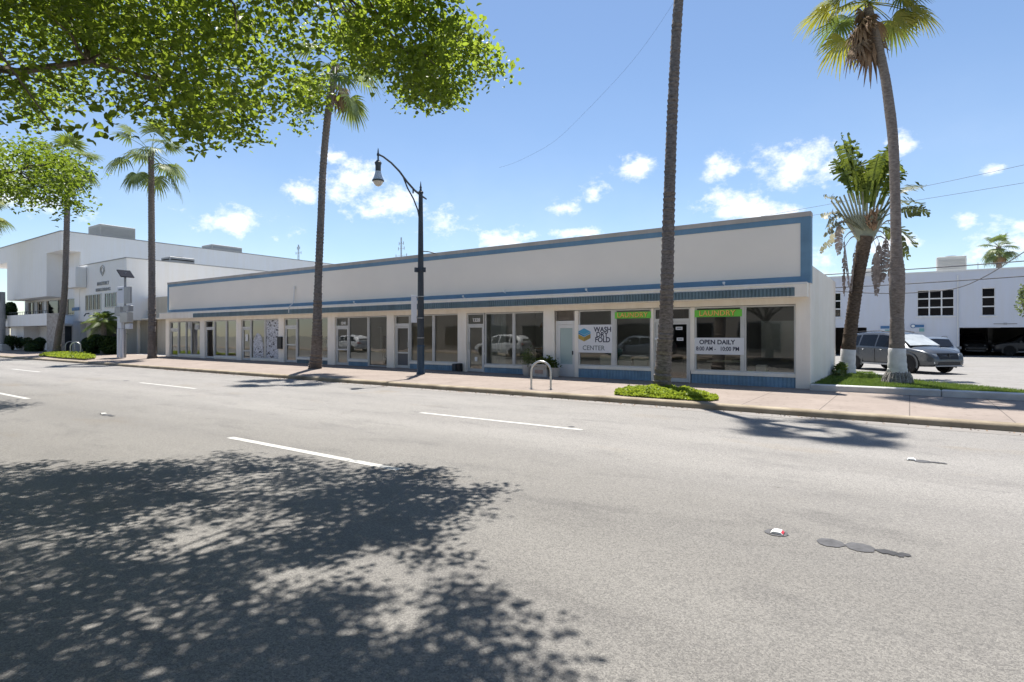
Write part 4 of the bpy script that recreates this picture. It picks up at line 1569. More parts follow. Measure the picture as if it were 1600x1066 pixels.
def leaves(P, rng, length, width, up=.5, mi=None, round_=False):
    """one bent four-cornered leaf (two quads folded on the midrib) at each point"""
    n = len(P)
    nrm = rng.normal(size=(n, 3))
    nrm[:, 2] = np.abs(nrm[:, 2]) + up
    nrm /= np.linalg.norm(nrm, axis=1)[:, None]
    a = rng.normal(size=(n, 3))
    a -= nrm * (a * nrm).sum(1)[:, None]
    a /= np.linalg.norm(a, axis=1)[:, None]
    s = np.cross(nrm, a)
    L = length * rng.uniform(.65, 1.25, n)[:, None]
    W = width * rng.uniform(.7, 1.2, n)[:, None]
    base = P - a * L * .5
    tip = P + a * L * .5 - nrm * L * .12
    if not round_:
        l = P + s * W * .5 + nrm * W * .14 - a * L * .06
        r = P - s * W * .5 + nrm * W * .14 - a * L * .06
        V = np.stack([base, r, tip, l], 1).reshape(-1, 3)
        F = np.arange(4 * n).reshape(-1, 4)
        return V, F
    u = nrm * W * .16
    l1, r1 = P + s * W * .46 + u - a * L * .22, P - s * W * .46 + u - a * L * .22
    l2, r2 = P + s * W * .42 + u + a * L * .16, P - s * W * .42 + u + a * L * .16
    V = np.stack([base, r1, r2, tip, l2, l1], 1).reshape(-1, 3)
    k_ = np.arange(n)[:, None] * 6
    F = np.concatenate([k_ + np.array([[0, 1, 2, 3]]), k_ + np.array([[0, 3, 4, 5]])], 0)
    return V, F


def limb(b, p0, p1, r0, r1, rng, sag=.0, n=6, wob=.12):
    p0, p1 = Vector(p0), Vector(p1)
    pts, rad = [], []
    ln = (p1 - p0).length
    for i in range(n + 1):
        t = i / n
        p = p0.lerp(p1, t)
        k = math.sin(PI * t)
        p = p + Vector((rng.uniform(-1, 1), rng.uniform(-1, 1), rng.uniform(-.6, .6))) * wob * ln * .25 * k + Vector((0, 0, sag * ln * k))
        pts.append(p)
        rad.append(r0 + (r1 - r0) * t)
    b.tube(pts, rad, 7 if r0 > .04 else 5)
    return pts


def street_tree(name, base_, centre, radii, n_spray, per, leaf_len, leaf_w, label, seed, ok, m_leaf, trunk_r=.22, zmin=3.4, spread=.24, n_limbs=8, extra=()):
    rng = random.Random(seed)
    nr = np.random.default_rng(seed)
    t = thing(name, base_, label, 'tree')
    cs = []
    tries = 0
    # big sprays first, so that the crown is clumped with gaps between
    knots = []
    while len(knots) < n_spray // 9 and tries < 40000:
        tries += 1
        v = Vector((rng.gauss(0, 1), rng.gauss(0, 1), rng.gauss(0, 1))).normalized() * (rng.random() ** .45)
        p = Vector(centre) + Vector((v.x * radii[0], v.y * radii[1], v.z * radii[2]))
        if p.z < zmin or not ok(p):
            continue
        knots.append(p)
    knots += [k for k in extra if ok(k)]
    for k in knots:
        cs.append(k)
        for _ in range(8):
            q = k + Vector((rng.gauss(0, .36), rng.gauss(0, .36), rng.gauss(0, .22)))
            if q.z > zmin - .25 and ok(q):
                cs.append(q)
    pts = []
    for c in cs:
        m2 = int(per * rng.uniform(.6, 1.4))
        d = nr.normal(size=(m2, 3)) * np.array([spread, spread, spread * .62])
        pts.append(np.array(c)[None, :] + d)
    P = np.concatenate(pts)
    P = P[P[:, 2] > zmin - .5]
    # no leaf hangs alone in the air: each keeps within reach of its spray
    near = np.concatenate([np.linalg.norm(q - q.mean(0), axis=1) < spread * 2.6 for q in pts])
    P = np.concatenate(pts)[near & (np.concatenate(pts)[:, 2] > zmin - .5)]
    V, F = leaves(P, nr, leaf_len, leaf_w, .55, None, True)
    quads_mesh('crown', V, F, m_leaf, t)
    # trunk, limbs, twigs
    b_ = MB()
    bx, by, bz = base_
    fork = Vector((bx + (centre[0] - bx) * .12, by + (centre[1] - by) * .12, 2.5))
    b_.tube([(bx, by, bz - .1), (bx, by, bz + .1), (bx + .03, by, bz + .9), fork], [trunk_r * 1.5, trunk_r * 1.15, trunk_r, trunk_r * .95], 12)
    b_.build('trunk', M['treebark'], t, True)
    b_ = MB()
    ends = []
    for i in range(n_limbs):
        a = 2 * PI * i / n_limbs + rng.uniform(-.3, .3)
        e = Vector(centre) + Vector((math.cos(a) * radii[0] * .55, math.sin(a) * radii[1] * .55, rng.uniform(-.35, .45) * radii[2]))
        for _ in range(6):
            if ok(e):
                break
            e = e.lerp(Vector(centre), .25)
        ends += limb(b_, fork, e, trunk_r * .38, .03, rng, .06, 8, .25)[3:]
    sel = knots if len(knots) < 260 else rng.sample(knots, 260)
    for k in sel:
        q = min(ends, key=lambda e: (e - k).length)
        limb(b_, q, k, .022, .006, rng, .04, 4, .3)
    b_.build('branches', M['treebark'], t, True)
    return t


# crown of the near tree: trimmed street tree whose outline against the sky and whose shade on the road are both known
SKY1 = [(-900, -2000), (716, -2000), (722, 0), (733, 34), (745, 62), (762, 78), (784, 100), (782, 126), (757, 126), (733, 132), (713, 142),
        (707, 180), (690, 160), (664, 172), (640, 170), (628, 150), (612, 138), (590, 122), (583, 150), (562, 138), (540, 116), (512, 104), (498, 178),
        (480, 218), (462, 200), (436, 140), (428, 190), (400, 228), (380, 205), (352, 222), (318, 224), (296, 222), (270, 196), (240, 176),
        (214, 180), (182, 164), (160, 190), (140, 214), (118, 196), (96, 176), (74, 200), (50, 198), (30, 178), (0, 180), (-200, 230), (-900, 300)]
SHADE1 = [(-900, 745), (0, 730), (60, 724), (200, 727), (300, 714), (360, 709), (450, 713), (560, 722), (640, 726), (738, 722), (735, 738), (690, 752),
          (680, 762), (700, 766), (760, 762), (830, 758), (825, 790), (762, 806), (750, 820), (795, 845), (770, 870), (700, 880), (690, 905), (760, 930),
          (800, 935), (850, 950), (925, 1020), (870, 1066), (800, 1080), (700, 1400), (-900, 1800)]
LIT1 = [[(520, 880), (600, 850), (680, 870), (680, 920), (640, 960), (560, 930)], [(390, 890), (450, 880), (470, 920), (430, 985), (385, 985), (410, 930)],
        [(560, 965), (620, 950), (700, 965), (640, 1000), (560, 1000)]]
COT = 1 / math.tan(SUN_EL)


def lobes1():
    """outer boughs that reach over the road on the right of the crown"""
    rr = random.Random(99)
    out = []
    for (c, r_, n_) in (((-5.0, 5.6, 5.2), (1.5, 1.2, .9), 16), ((-4.3, 4.6, 5.6), (1.5, 1.5, 1.2), 14), ((-6.2, 6.2, 5.2), (1.6, 1.1, .8), 16), ((-8.8, 5.3, 4.9), (2.0, 1.2, .7), 16), ((-4.9, 6.4, 5.4), (.8, .6, .4), 10), ((-2.7, 3.9, 5.6), (1.1, 1.4, .8), 17)):
        for _ in range(n_):
            v = Vector((rr.gauss(0, 1), rr.gauss(0, 1), rr.gauss(0, 1))).normalized() * rr.random() ** .4
            out.append(Vector((c[0] + v.x * r_[0], c[1] + v.y * r_[1], c[2] + v.z * r_[2])))
    return out


def ok1(p, fine=False):
    if p[0] > -.7:
        return False
    q = proj(p)
    if q is not None and -60 < q[0] < 1660 and -30 < q[1] < 1100:
        if p[0] * FW.x + p[1] * FW.y < 4.6:
            return False
        if not in_poly(q[0], q[1], SKY1):
            return False
    s_ = (p[0] + TRAVEL.x * COT * p[2], p[1] + TRAVEL.y * COT * p[2], 0)
    if s_[0] > -.5:
        return False
    q = proj(s_)
    if q is not None:
        if q[0] > -60 and q[1] < 1500:
            if not in_poly(q[0], q[1], SHADE1):
                return False
            for g in LIT1:
                if in_poly(q[0], q[1], g):
                    return False
    return True


street_tree('street_tree', (-7.6, -3.4, .1), (-8.0, 1.5, 6.2), (8.0, 6.6, 3.0), 4300, 33, .085, .057,
            'big spreading street tree overhanging the road with its dense crown at top left', 11, ok1, M['leaf'], .24, 3.3, .14, 9, lobes1())

SKY2 = [(-400, 150), (-60, 190), (0, 216), (20, 222), (34, 226), (34, 212), (70, 211), (88, 222), (110, 219), (150, 220), (158, 226), (158, 250), (150, 262), (134, 282),
        (130, 290), (118, 284), (108, 300), (118, 312), (122, 326), (112, 334), (98, 330), (90, 316), (74, 306), (66, 318), (52, 308), (38, 312), (24, 318), (22, 306), (0, 296), (-100, 320), (-400, 330)]


def ok2(p, fine=False):
    q = proj(p)
    if q is not None and q[0] > -40 and not in_poly(q[0], q[1], SKY2):
        return False
    s_ = (p[0] + TRAVEL.x * COT * p[2], p[1] + TRAVEL.y * COT * p[2], 0)
    q = proj(s_)
    if q is not None and q[0] > 60 and q[1] > 560:
        return False
    return True


street_tree('street_tree', (-24.0, -3.3, .1), (-21.8, 3.6, 6.0), (5.0, 3.6, 1.9), 900, 42, .115, .075,
            'flat topped yellow green street tree covering the crown of the leftmost tall palm', 23, ok2, M['leaf2'], .2, 3.6, .28, 6)


# ------------------------------------------------------------------ palms
def ringed_trunk(b_, pts, rads, ring=.11, amp=.035, n=16, seed=0):
    """pts: control points of the stem; leaf-scar rings as small steps in radius"""
    rng = random.Random(seed)
    P = [Vector(p) for p in pts]
    # Catmull-Rom through the control points
    out, rr = [], []
    for i in range(len(P) - 1):
        p0, p1, p2, p3 = P[max(i - 1, 0)], P[i], P[i + 1], P[min(i + 2, len(P) - 1)]
        ln = (p2 - p1).length
        k = max(2, int(ln / ring))
        for j in range(k):
            t = j / k
            q = .5 * ((2 * p1) + (p2 - p0) * t + (2 * p0 - 5 * p1 + 4 * p2 - p3) * t * t + (3 * p1 - p0 - 3 * p2 + p3) * t ** 3)
            r_ = rads[i] + (rads[i + 1] - rads[i]) * t
            a = amp * rng.uniform(.4, 1.4)
            out += [q, q + (P[i + 1] - P[i]).normalized() * ln / k * .78]
            rr += [r_ * (1 - a * .3), r_ * (1 + a)]
    out.append(P[-1])
    rr.append(rads[-1])
    b_.tube(out, rr, n)


def fan_frond(V, F, p0, az, el, plen, rad, rng, droop=.5, nleaf=24, pw=.018, fold=.25):
    """costapalmate fan leaf: stalk then a fan of tapering segments with hanging tips"""
    h = Vector((math.cos(az), math.sin(az), 0))
    d = h * math.cos(el) + Vector((0, 0, math.sin(el)))
    pts = []
    p0 = Vector(p0)
    for i in range(5):
        t = i / 4
        pts.append(p0 + d * plen * t - Vector((0, 0, 1)) * droop * .35 * plen * t * t)
    tang = (pts[-1] - pts[-2]).normalized()
    side = tang.cross(Vector((0, 0, 1)))
    side = side.normalized() if side.length > .05 else Vector((h.y, -h.x, 0))
    nrm = side.cross(tang).normalized()
    # stalk as a flat strip pair
    for s_ in (side, nrm):
        b0 = len(V)
        for i, p in enumerate(pts):
            w = pw * (1.2 - .5 * i / 4)
            V.append(p + s_ * w)
            V.append(p - s_ * w)
        for i in range(4):
            F.append((b0 + 2 * i, b0 + 2 * i + 1, b0 + 2 * i + 3, b0 + 2 * i + 2))
    T = pts[-1]
    span = R(118)
    for k in range(nleaf):
        ph = -span + 2 * span * (k + .5) / nleaf
        dr = (tang * math.cos(ph) + side * math.sin(ph)).normalized()
        ln = rad * (1 - .18 * abs(ph) / span) * rng.uniform(.88, 1.08)
        dph = 2 * span / nleaf
        cr = dr.cross(nrm).normalized()
        b0 = len(V)
        hang = droop * rng.uniform(.6, 1.3)
        for (t, wf) in ((.03, .5), (.33, 1.0), (.6, 1.0), (.82, .5), (1.0, .06)):
            w = min(ln * t, ln * .5) * math.tan(dph / 2) * wf + .002
            c = T + dr * ln * t + nrm * (fold * ln * t * (1 - t) * (1 if k % 2 else .82)) - Vector((0, 0, 1)) * hang * ln * max(0, t - .25) ** 2 * .95
            V.append(c + cr * w)
            V.append(c - cr * w)
        for i in range(4):
            F.append((b0 + 2 * i, b0 + 2 * i + 1, b0 + 2 * i + 3, b0 + 2 * i + 2))


def fan_crown(t, top, n, rad, plen, rng, m_, name='crown', el=(-.9, 1.35), droop=.5, nleaf=24, azs=None, pw=.018):
    V, F = [], []
    for i in range(n):
        az = (i * 2.39996 + rng.uniform(-.3, .3)) if azs is None else azs[i % len(azs)] + rng.uniform(-.25, .25)
        u = (i + .5) / n
        e = el[1] + (el[0] - el[1]) * u ** .85
        fan_frond(V, F, Vector(top) + Vector((0, 0, .25 * (1 - u) - .1)), az, e + rng.uniform(-.12, .12), plen * rng.uniform(.8, 1.2), rad * rng.uniform(.82, 1.12), rng, droop * (1.25 - .5 * (e > .3)), nleaf, pw)
    return quads_mesh(name, V, F, m_, t)


def fan_palm(name, pts, rads, label, seed, rad=1.0, plen=1.1, n=34, mats=('frond',), group='tall fan palms lining the pavement', bark='palmbark', dead=8, el=(-.75, 1.35), nleaf=24, droop=.55):
    rng = random.Random(seed)
    base_ = pts[0]
    t = thing(name, base_, label, 'palm tree', group)
    b_ = MB()
    ringed_trunk(b_, [(base_[0], base_[1], base_[2] - .15)] + list(pts[1:]), rads, ring=.15, amp=.10, seed=seed)
    b_.build('trunk', M[bark], t, True)
    top = pts[-1]
    k = len(mats)
    for j, m_ in enumerate(mats):
        fan_crown(t, top, n // k, rad, plen, rng, M[m_], 'crown', el, droop, nleaf)
    if dead:
        V, F = [], []
        for i in range(dead):
            az = i * 2.39996
            fan_frond(V, F, Vector(top) + Vector((0, 0, -.25 - .05 * (i % 4))), az, -1.05 + rng.uniform(-.2, .2), plen * .55, rad * .7, rng, .9, 14)
        quads_mesh('dead_fronds', V, F, M['frondbrown'], t)
    return t


# tall palm in the middle: its head is above the frame, its shade falls on the far lane
fan_palm('fan_palm', [(-5.80, 15.75, .16), (-5.74, 15.77, 1.0), (-5.68, 15.8, 2.2), (-5.60, 15.8, 5.3), (-5.50, 15.85, 8.4), (-5.35, 15.95, 11.4), (-5.0, 16.0, 14.0), (-4.45, 16.25, 16.2)],
         [.255, .215, .185, .158, .138, .13, .12, .11], 'tall ringed palm trunk on the green kerbside patch in front of the laundry', 3, rad=.78, plen=.95, n=13, dead=0)
fan_palm('fan_palm', [(-22.45, 16.3, .2), (-22.30, 16.3, 1.2), (-22.2, 16.3, 4.0), (-22.0, 16.3, 7.0), (-21.83, 16.3, 9.4), (-21.5, 16.3, 11.6), (-21.1, 16.3, 13.2), (-20.95, 16.3, 13.7)],
         [.29, .235, .165, .155, .15, .15, .145, .14], 'curved tall palm left of the street lamp, its head behind the near tree', 5, rad=1.0, plen=1.35, n=18, mats=('frond', 'frondpale'), el=(-1.05, .9), dead=2)
fan_palm('fan_palm', [(-39.95, 16.8, .22), (-39.98, 16.8, 1.0), (-40.0, 16.8, 5.0), (-40.06, 16.8, 9.5), (-40.1, 16.8, 12.9), (-40.12, 16.8, 13.4)],
         [.30, .22, .195, .18, .165, .16], 'slender straight palm at the left end of the shops with an open round head', 7, rad=1.2, plen=1.5, n=24, mats=('frondpale', 'frond'), dead=0, el=(-.8, 1.3), nleaf=22, droop=.75)
fan_palm('fan_palm', [(-56.3, 16.6, .22), (-55.9, 16.6, 1.6), (-55.3, 16.8, 4.5), (-54.8, 16.8, 9.0), (-54.5, 16.8, 14.4), (-54.4, 16.8, 15.4)],
         [.28, .225, .205, .195, .185, .18], 'tall palm on the far green patch in front of the office building', 9, rad=1.3, plen=1.5, n=22, mats=('frondpale', 'frond'), dead=0, el=(-.8, 1.2))

# right palm with swollen, whitewashed stem
rng = random.Random(15)
p5 = [(-.30, 20.72, .19), (-.31, 20.72, .75), (-.31, 20.72, 1.3), (-.31, 20.72, 2.2), (-.31, 20.72, 3.0), (-.31, 20.72, 3.6), (-.33, 20.7, 4.3), (-.36, 20.7, 6.0), (-.40, 20.7, 7.4), (-.48, 20.7, 8.4), (-.62, 20.7, 9.6), (-.80, 20.7, 10.6), (-1.05, 20.7, 11.75)]
r5 = [.30, .25, .205, .175, .205, .20, .145, .132, .135, .14, .125, .12, .13]
t = thing('fan_palm', (-.30, 20.72, .19), 'leaning palm with swollen whitewashed trunk and brown skirt of dead fronds beside the parking lot', 'palm tree')
b = MB()
ringed_trunk(b, p5[2:], r5[2:], .12, .02, 18, 4)
b.build('trunk', M['palmbark2'], t, True)
b = MB()
ringed_trunk(b, [(-.30, 20.72, .55), (-.31, 20.72, .9), (-.31, 20.72, 1.305)], [.26, .235, .215], .2, .01, 18, 5)
b.build('whitewash', M['whitewash'], t, True)
b = MB()
b.tube([(-.30, 20.72, .1), (-.30, 20.72, .25), (-.30, 20.72, .42), (-.30, 20.72, .58)], [.40, .35, .295, .262], 20)
for i in range(150):
    a = rng.uniform(0, 2 * PI)
    r0 = rng.uniform(.25, .31)
    r1 = rng.uniform(.34, .45)
    z0 = rng.uniform(.38, .62)
    b.tube([(-.30 + math.cos(a) * r0, 20.72 + math.sin(a) * r0, z0), (-.30 + math.cos(a) * (r0 + r1) / 2 * 1.02, 20.72 + math.sin(a) * (r0 + r1) / 2 * 1.02, z0 - .14),
            (-.30 + math.cos(a + .06) * r1, 20.72 + math.sin(a + .06) * r1, .14)], .014, 4)
b.build('root_skirt', M['roots'], t, True)
top = p5[-1]
fan_crown(t, Vector(top) + Vector((.0, 0, .25)), 15, 1.0, 1.0, rng, M['frondyellow'], 'crown', (-.5, 1.3), .5, 26, [R(215), R(180), R(240), R(20), R(45), R(0), R(120), R(300)])
fan_crown(t, Vector(top) + Vector((.0, 0, .25)), 12, .95, 1.0, rng, M['frond'], 'crown', (-.3, 1.3), .5, 26)
V, F = [], []
for i in range(19):
    side_ = rng.random()
    az = R(214) + rng.uniform(-.7, .6) if side_ < .55 else rng.uniform(0, 2 * PI)
    fan_frond(V, F, Vector(top) + Vector((rng.uniform(-.1, .1), rng.uniform(-.1, .1), rng.uniform(-.75, .2))), az, rng.uniform(-1.5, -.55) if side_ < .55 else rng.uniform(-1.55, -1.2),
              rng.uniform(.2, .6), rng.uniform(.4, .75), rng, rng.uniform(.8, 1.5), 13, .02)
quads_mesh('dead_fronds', V, F, M['frondbrown'], t)

# distant palm behind the garage building
fan_palm('fan_palm', [(7.6, 76, .1), (7.5, 76, 5), (7.45, 76, 10.0), (7.45, 76, 10.6)], [.26, .24, .22, .2], 'short green palm standing behind the flat roof of the white garage building', 21, rad=.95, plen=.95, n=26, group=None, dead=5, el=(-.85, 1.3), nleaf=20, mats=('frond', 'frondpale'))


def feather_frond(V, F, p0, az, el, ln, rng, droop=1.0, nl=26, lw=.022, ll=.5):
    """pinnate leaf: arching rib with two rows of leaflets"""
    h = Vector((math.cos(az), math.sin(az), 0))
    d = h * math.cos(el) + Vector((0, 0, math.sin(el)))
    p0 = Vector(p0)
    side = Vector((-h.y, h.x, 0))
    rib = [p0 + d * ln * t - Vector((0, 0, 1)) * droop * ln * .55 * t * t for t in [i / 12 for i in range(13)]]
    b0 = len(V)
    for i, p in enumerate(rib):
        w = .022 * (1 - i / 13)
        V.append(p + side * w)
        V.append(p - side * w)
    for i in range(12):
        F.append((b0 + 2 * i, b0 + 2 * i + 1, b0 + 2 * i + 3, b0 + 2 * i + 2))
    for k in range(nl):
        t = .16 + .84 * k / nl
        i = min(11, int(t * 12))
        p = rib[i].lerp(rib[i + 1], t * 12 - i)
        tg = (rib[i + 1] - rib[i]).normalized()
        l2 = ll * math.sin(PI * min(1, .18 + t * .8)) * rng.uniform(.85, 1.1)
        for s_ in (-1, 1):
            dr = (side * s_ + tg * .75 + Vector((0, 0, .12))).normalized()
            b0 = len(V)
            for (u, wf) in ((0, .5), (.45, 1), (1, .08)):
                c = p + dr * l2 * u - Vector((0, 0, 1)) * l2 * .55 * u * u
                V.append(c + tg * lw * wf)
                V.append(c - tg * lw * wf)
            F.append((b0, b0 + 1, b0 + 3, b0 + 2))
            F.append((b0 + 2, b0 + 3, b0 + 5, b0 + 4))


def feather_palm(name, base_, h, ln, n, label, seed, m_='frondpale', r_=.15, el=(-.3, 1.3), lean=(0, 0)):
    rng_ = random.Random(seed)
    t_ = thing(name, base_, label, 'palm tree')
    b_ = MB()
    x, y, z = base_
    ringed_trunk(b_, [(x, y, z - .1), (x + lean[0] * .4, y + lean[1] * .4, z + h * .5), (x + lean[0], y + lean[1], z + h)], [r_ * 1.4, r_, r_ * .9], seed=seed)
    b_.build('trunk', M['palmbark'], t_, True)
    V_, F_ = [], []
    for i in range(n):
        u = (i + .5) / n
        feather_frond(V_, F_, (x + lean[0], y + lean[1], z + h), i * 2.39996, el[1] + (el[0] - el[1]) * u + rng_.uniform(-.1, .1), ln * rng_.uniform(.85, 1.1), rng_, 1.0)
    quads_mesh('crown', V_, F_, M[m_], t_)
    return t_


feather_palm('feather_palm', (-49.8, 17.6, .24), 2.55, 1.65, 26, 'small feathery palm among dark bushes under the office lettering', 31, 'frond', .17)
fan_palm('fan_palm', [(-70.6, 15, .2), (-70.4, 15, 4), (-70.2, 15, 9), (-70.0, 15, 12.6), (-70.0, 15, 13.0)], [.3, .22, .2, .19, .18], 'palm at the extreme left whose drooping frond tips reach into view', 33, rad=1.3, plen=1.7, n=22, group=None, dead=4, mats=('frond', 'frondyellow'))

# ------------------------------------------------------------------ traveller's palm with torn fan leaves
def torn_leaf(V, F, p0, dirv, side, plen, blen, bw, rng, bend=.3, torn=.35, fold=.5, stalk=.045):
    """long stalk carrying a broad blade split into ragged strips"""
    p0 = Vector(p0)
    d = dirv.normalized()
    s0 = side.normalized()
    dn = Vector((0, 0, -1))
    tot = plen + blen
    N_ = 26

    def pos(t):
        L_ = t * tot
        x = max(0, L_ - plen * .6) / tot
        return p0 + d * L_ + dn * bend * tot * x * x * 1.6 + s0 * 0
    b0 = len(V)
    m_ = 9
    for i in range(m_ + 1):
        t = (plen + blen * .85) / tot * i / m_
        w = stalk * (1.3 - .9 * i / m_)
        p = pos(t)
        V.append(p + s0 * w)
        V.append(p - s0 * w)
    for i in range(m_):
        F.append((b0 + 2 * i, b0 + 2 * i + 1, b0 + 2 * i + 3, b0 + 2 * i + 2))
    nrm = s0.cross(d).normalized()
    for s_ in (-1, 1):
        k = 0
        while k < N_:
            run = rng.choice((1, 1, 2, 2, 3)) if rng.random() < torn else rng.choice((2, 3, 4))
            run = min(run, N_ - k)
            t0 = (plen + blen * k / N_) / tot
            t1 = (plen + blen * (k + run * .93) / N_) / tot
            a, c = pos(t0), pos(t1)
            f0 = math.sin(PI * min(.98, .10 + .86 * k / N_)) ** .6
            f1 = math.sin(PI * min(.98, .10 + .86 * (k + run) / N_)) ** .6
            lag = rng.uniform(.0, .35)
            out = s0 * s_
            drop = nrm * rng.uniform(-.1, fold) + dn * rng.uniform(.0, fold)
            ea = a + (out + drop * .5) * bw * f0 + d * bw * lag
            ec = c + (out + drop * .6) * bw * f1 * rng.uniform(.85, 1.0) + d * bw * lag
            ma = a + (out + drop * .1) * bw * f0 * .5 + d * bw * lag * .4
            mc = c + (out + drop * .1) * bw * f1 * .5 + d * bw * lag * .4
            b0 = len(V)
            V.extend([a, c, ma, mc, ea, ec])
            F.append((b0, b0 + 1, b0 + 3, b0 + 2))
            F.append((b0 + 2, b0 + 3, b0 + 5, b0 + 4))
            k += run


rng = random.Random(77)
tp = thing('traveller_palm', (-1.95, 25.2, .19), 'broad leaved fan palm with torn green leaves, pale stalks and hanging withered leaves', 'palm tree')
b = MB()
ringed_trunk(b, [(-1.92, 25.2, 1.15), (-1.80, 25.2, 2.3), (-1.62, 25.2, 3.8), (-1.45, 25.2, 4.9), (-1.38, 25.2, 5.4)], [.235, .215, .215, .235, .25], .13, .07, 16, 2)
b.build('trunk', M['darkbark'], tp, True)
b = MB()
ringed_trunk(b, [(-1.97, 25.2, .1), (-1.95, 25.2, .6), (-1.92, 25.2, 1.16)], [.31, .265, .242], .25, .01, 16, 3)
b.build('whitewash', M['whitewash'], tp, True)
fan_axis = Vector((RT.x, RT.y, 0)).normalized()
crown0 = Vector((-1.36, 25.2, 5.5))
# sheathing stalk bases stacked in a fan
b = MB()
for i in range(15):
    a = R(-36 + 66 * i / 14)
    d = fan_axis * math.sin(a) + Vector((0, 0, math.cos(a)))
    q0 = crown0 + fan_axis * math.sin(a) * .1 + Vector((0, 0, -.5 + abs(a) * .1))
    b.tube([q0, q0 + d * .7, q0 + d * 1.5, q0 + d * 2.1], [.10, .062, .038, .03], 7)
b.build('leaf_stalks', M['petiolepale'], tp, True)
V, F = [], []
yawn = Vector((-FW.x, -FW.y, 0))
for i in range(24):
    a = R(-17 + 38 * i / 23)
    d = fan_axis * math.sin(a) + Vector((0, 0, math.cos(a))) + yawn * rng.uniform(-.35, .35)
    sd = (fan_axis * math.cos(a) - Vector((0, 0, math.sin(a)))) * rng.uniform(.25, .8) + yawn * rng.choice((-1, 1)) * rng.uniform(.5, 1)
    torn_leaf(V, F, crown0 + d * rng.uniform(.9, 1.5), d, sd, rng.uniform(.4, 1.2), rng.uniform(1.4, 2.1), rng.uniform(.30, .46), rng, rng.uniform(.05, .5), .97, 1.2)
quads_mesh('crown', V, F, M['banana'], tp)
V, F = [], []
for (a, pl, bl, bd) in ((58, 1.3, 1.3, .5), (70, 1.1, 1.2, .7), (46, 1.7, 1.3, .5), (78, .8, 1.1, .8), (38, 1.9, 1.2, .4)):
    a = R(a + rng.uniform(-4, 4))
    d = fan_axis * math.sin(a) + Vector((0, 0, math.cos(a))) + yawn * rng.uniform(-.2, .2)
    sd = (fan_axis * math.cos(a) - Vector((0, 0, math.sin(a)))) * .5 + yawn * rng.choice((-1, 1)) * .8
    torn_leaf(V, F, crown0 + Vector((0, 0, .2)), d, sd, pl, bl, .34, rng, bd, .97, 1.0)
quads_mesh('crown', V, F, leaf_mat('dull_broad_leaf', (.05, .075, .03), (.13, .14, .06), (.13, .16, .04), .3), tp)
V, F = [], []
for (a, pl, bl, bd) in ((-50, 1.1, 1.1, .5), (-62, .9, 1.1, .7), (-38, 1.5, 1.0, .4), (-72, .8, .9, .9), (-56, 1.3, .9, .9)):
    a = R(a + rng.uniform(-4, 4))
    d = fan_axis * math.sin(a) + Vector((0, 0, math.cos(a))) + yawn * rng.uniform(-.2, .2)
    sd = (fan_axis * math.cos(a) - Vector((0, 0, math.sin(a)))) * .5 + yawn * rng.choice((-1, 1)) * .8
    torn_leaf(V, F, crown0 + Vector((0, 0, .1)), d, sd, pl, bl, .30, rng, bd, .97, 1.1)
quads_mesh('crown', V, F, leaf_mat('dusty_broad_leaf', (.16, .16, .09), (.30, .28, .18), (.24, .24, .10), .25), tp)
V, F = [], []
for (dx, z, ln) in ((-.95, 5.3, 1.9), (-.72, 5.0, 1.7), (-.45, 4.9, 1.5), (-1.15, 5.9, 1.1), (.55, 5.2, 1.9), (.80, 5.4, 1.6), (.95, 5.0, 1.5), (.30, 4.9, 1.2), (-.25, 5.1, 1.2), (1.15, 6.0, 1.3)):
    q0 = crown0 + Vector((0, 0, -.35)) + fan_axis * dx * .2
    knee = Vector((crown0.x, crown0.y, z)) + fan_axis * dx + yawn * rng.uniform(-.2, .3)
    b0 = len(V)
    for i in range(7):
        tt = i / 6
        p = q0.lerp(knee, tt) + Vector((0, 0, .35 * math.sin(PI * tt)))
        V.extend([p + Vector((0, 0, .025)), p - Vector((0, 0, .025))])
    for i in range(6):
        F.append((b0 + 2 * i, b0 + 2 * i + 1, b0 + 2 * i + 3, b0 + 2 * i + 2))
    torn_leaf(V, F, knee, Vector((rng.uniform(-.12, .12), rng.uniform(-.1, .1), -1)), fan_axis * rng.uniform(.4, 1) + yawn * rng.uniform(-.8, .8), .1, ln, .15, rng, 0, .95, .7, .02)
quads_mesh('dead_leaves', V, F, M['frondgrey'], tp)
b = MB()
for i in range(16):
    q = crown0 + fan_axis * rng.uniform(-.05, .30) + yawn * .18 + Vector((0, 0, rng.uniform(.0, .75)))
    b.tube([q, q + Vector((rng.uniform(-.1, .1), -.12, .10)), q + Vector((rng.uniform(-.15, .15), -.2, .26))], [.05, .045, .008], 6)
b.build('flower_bracts', M['frondbrown'], tp, True)

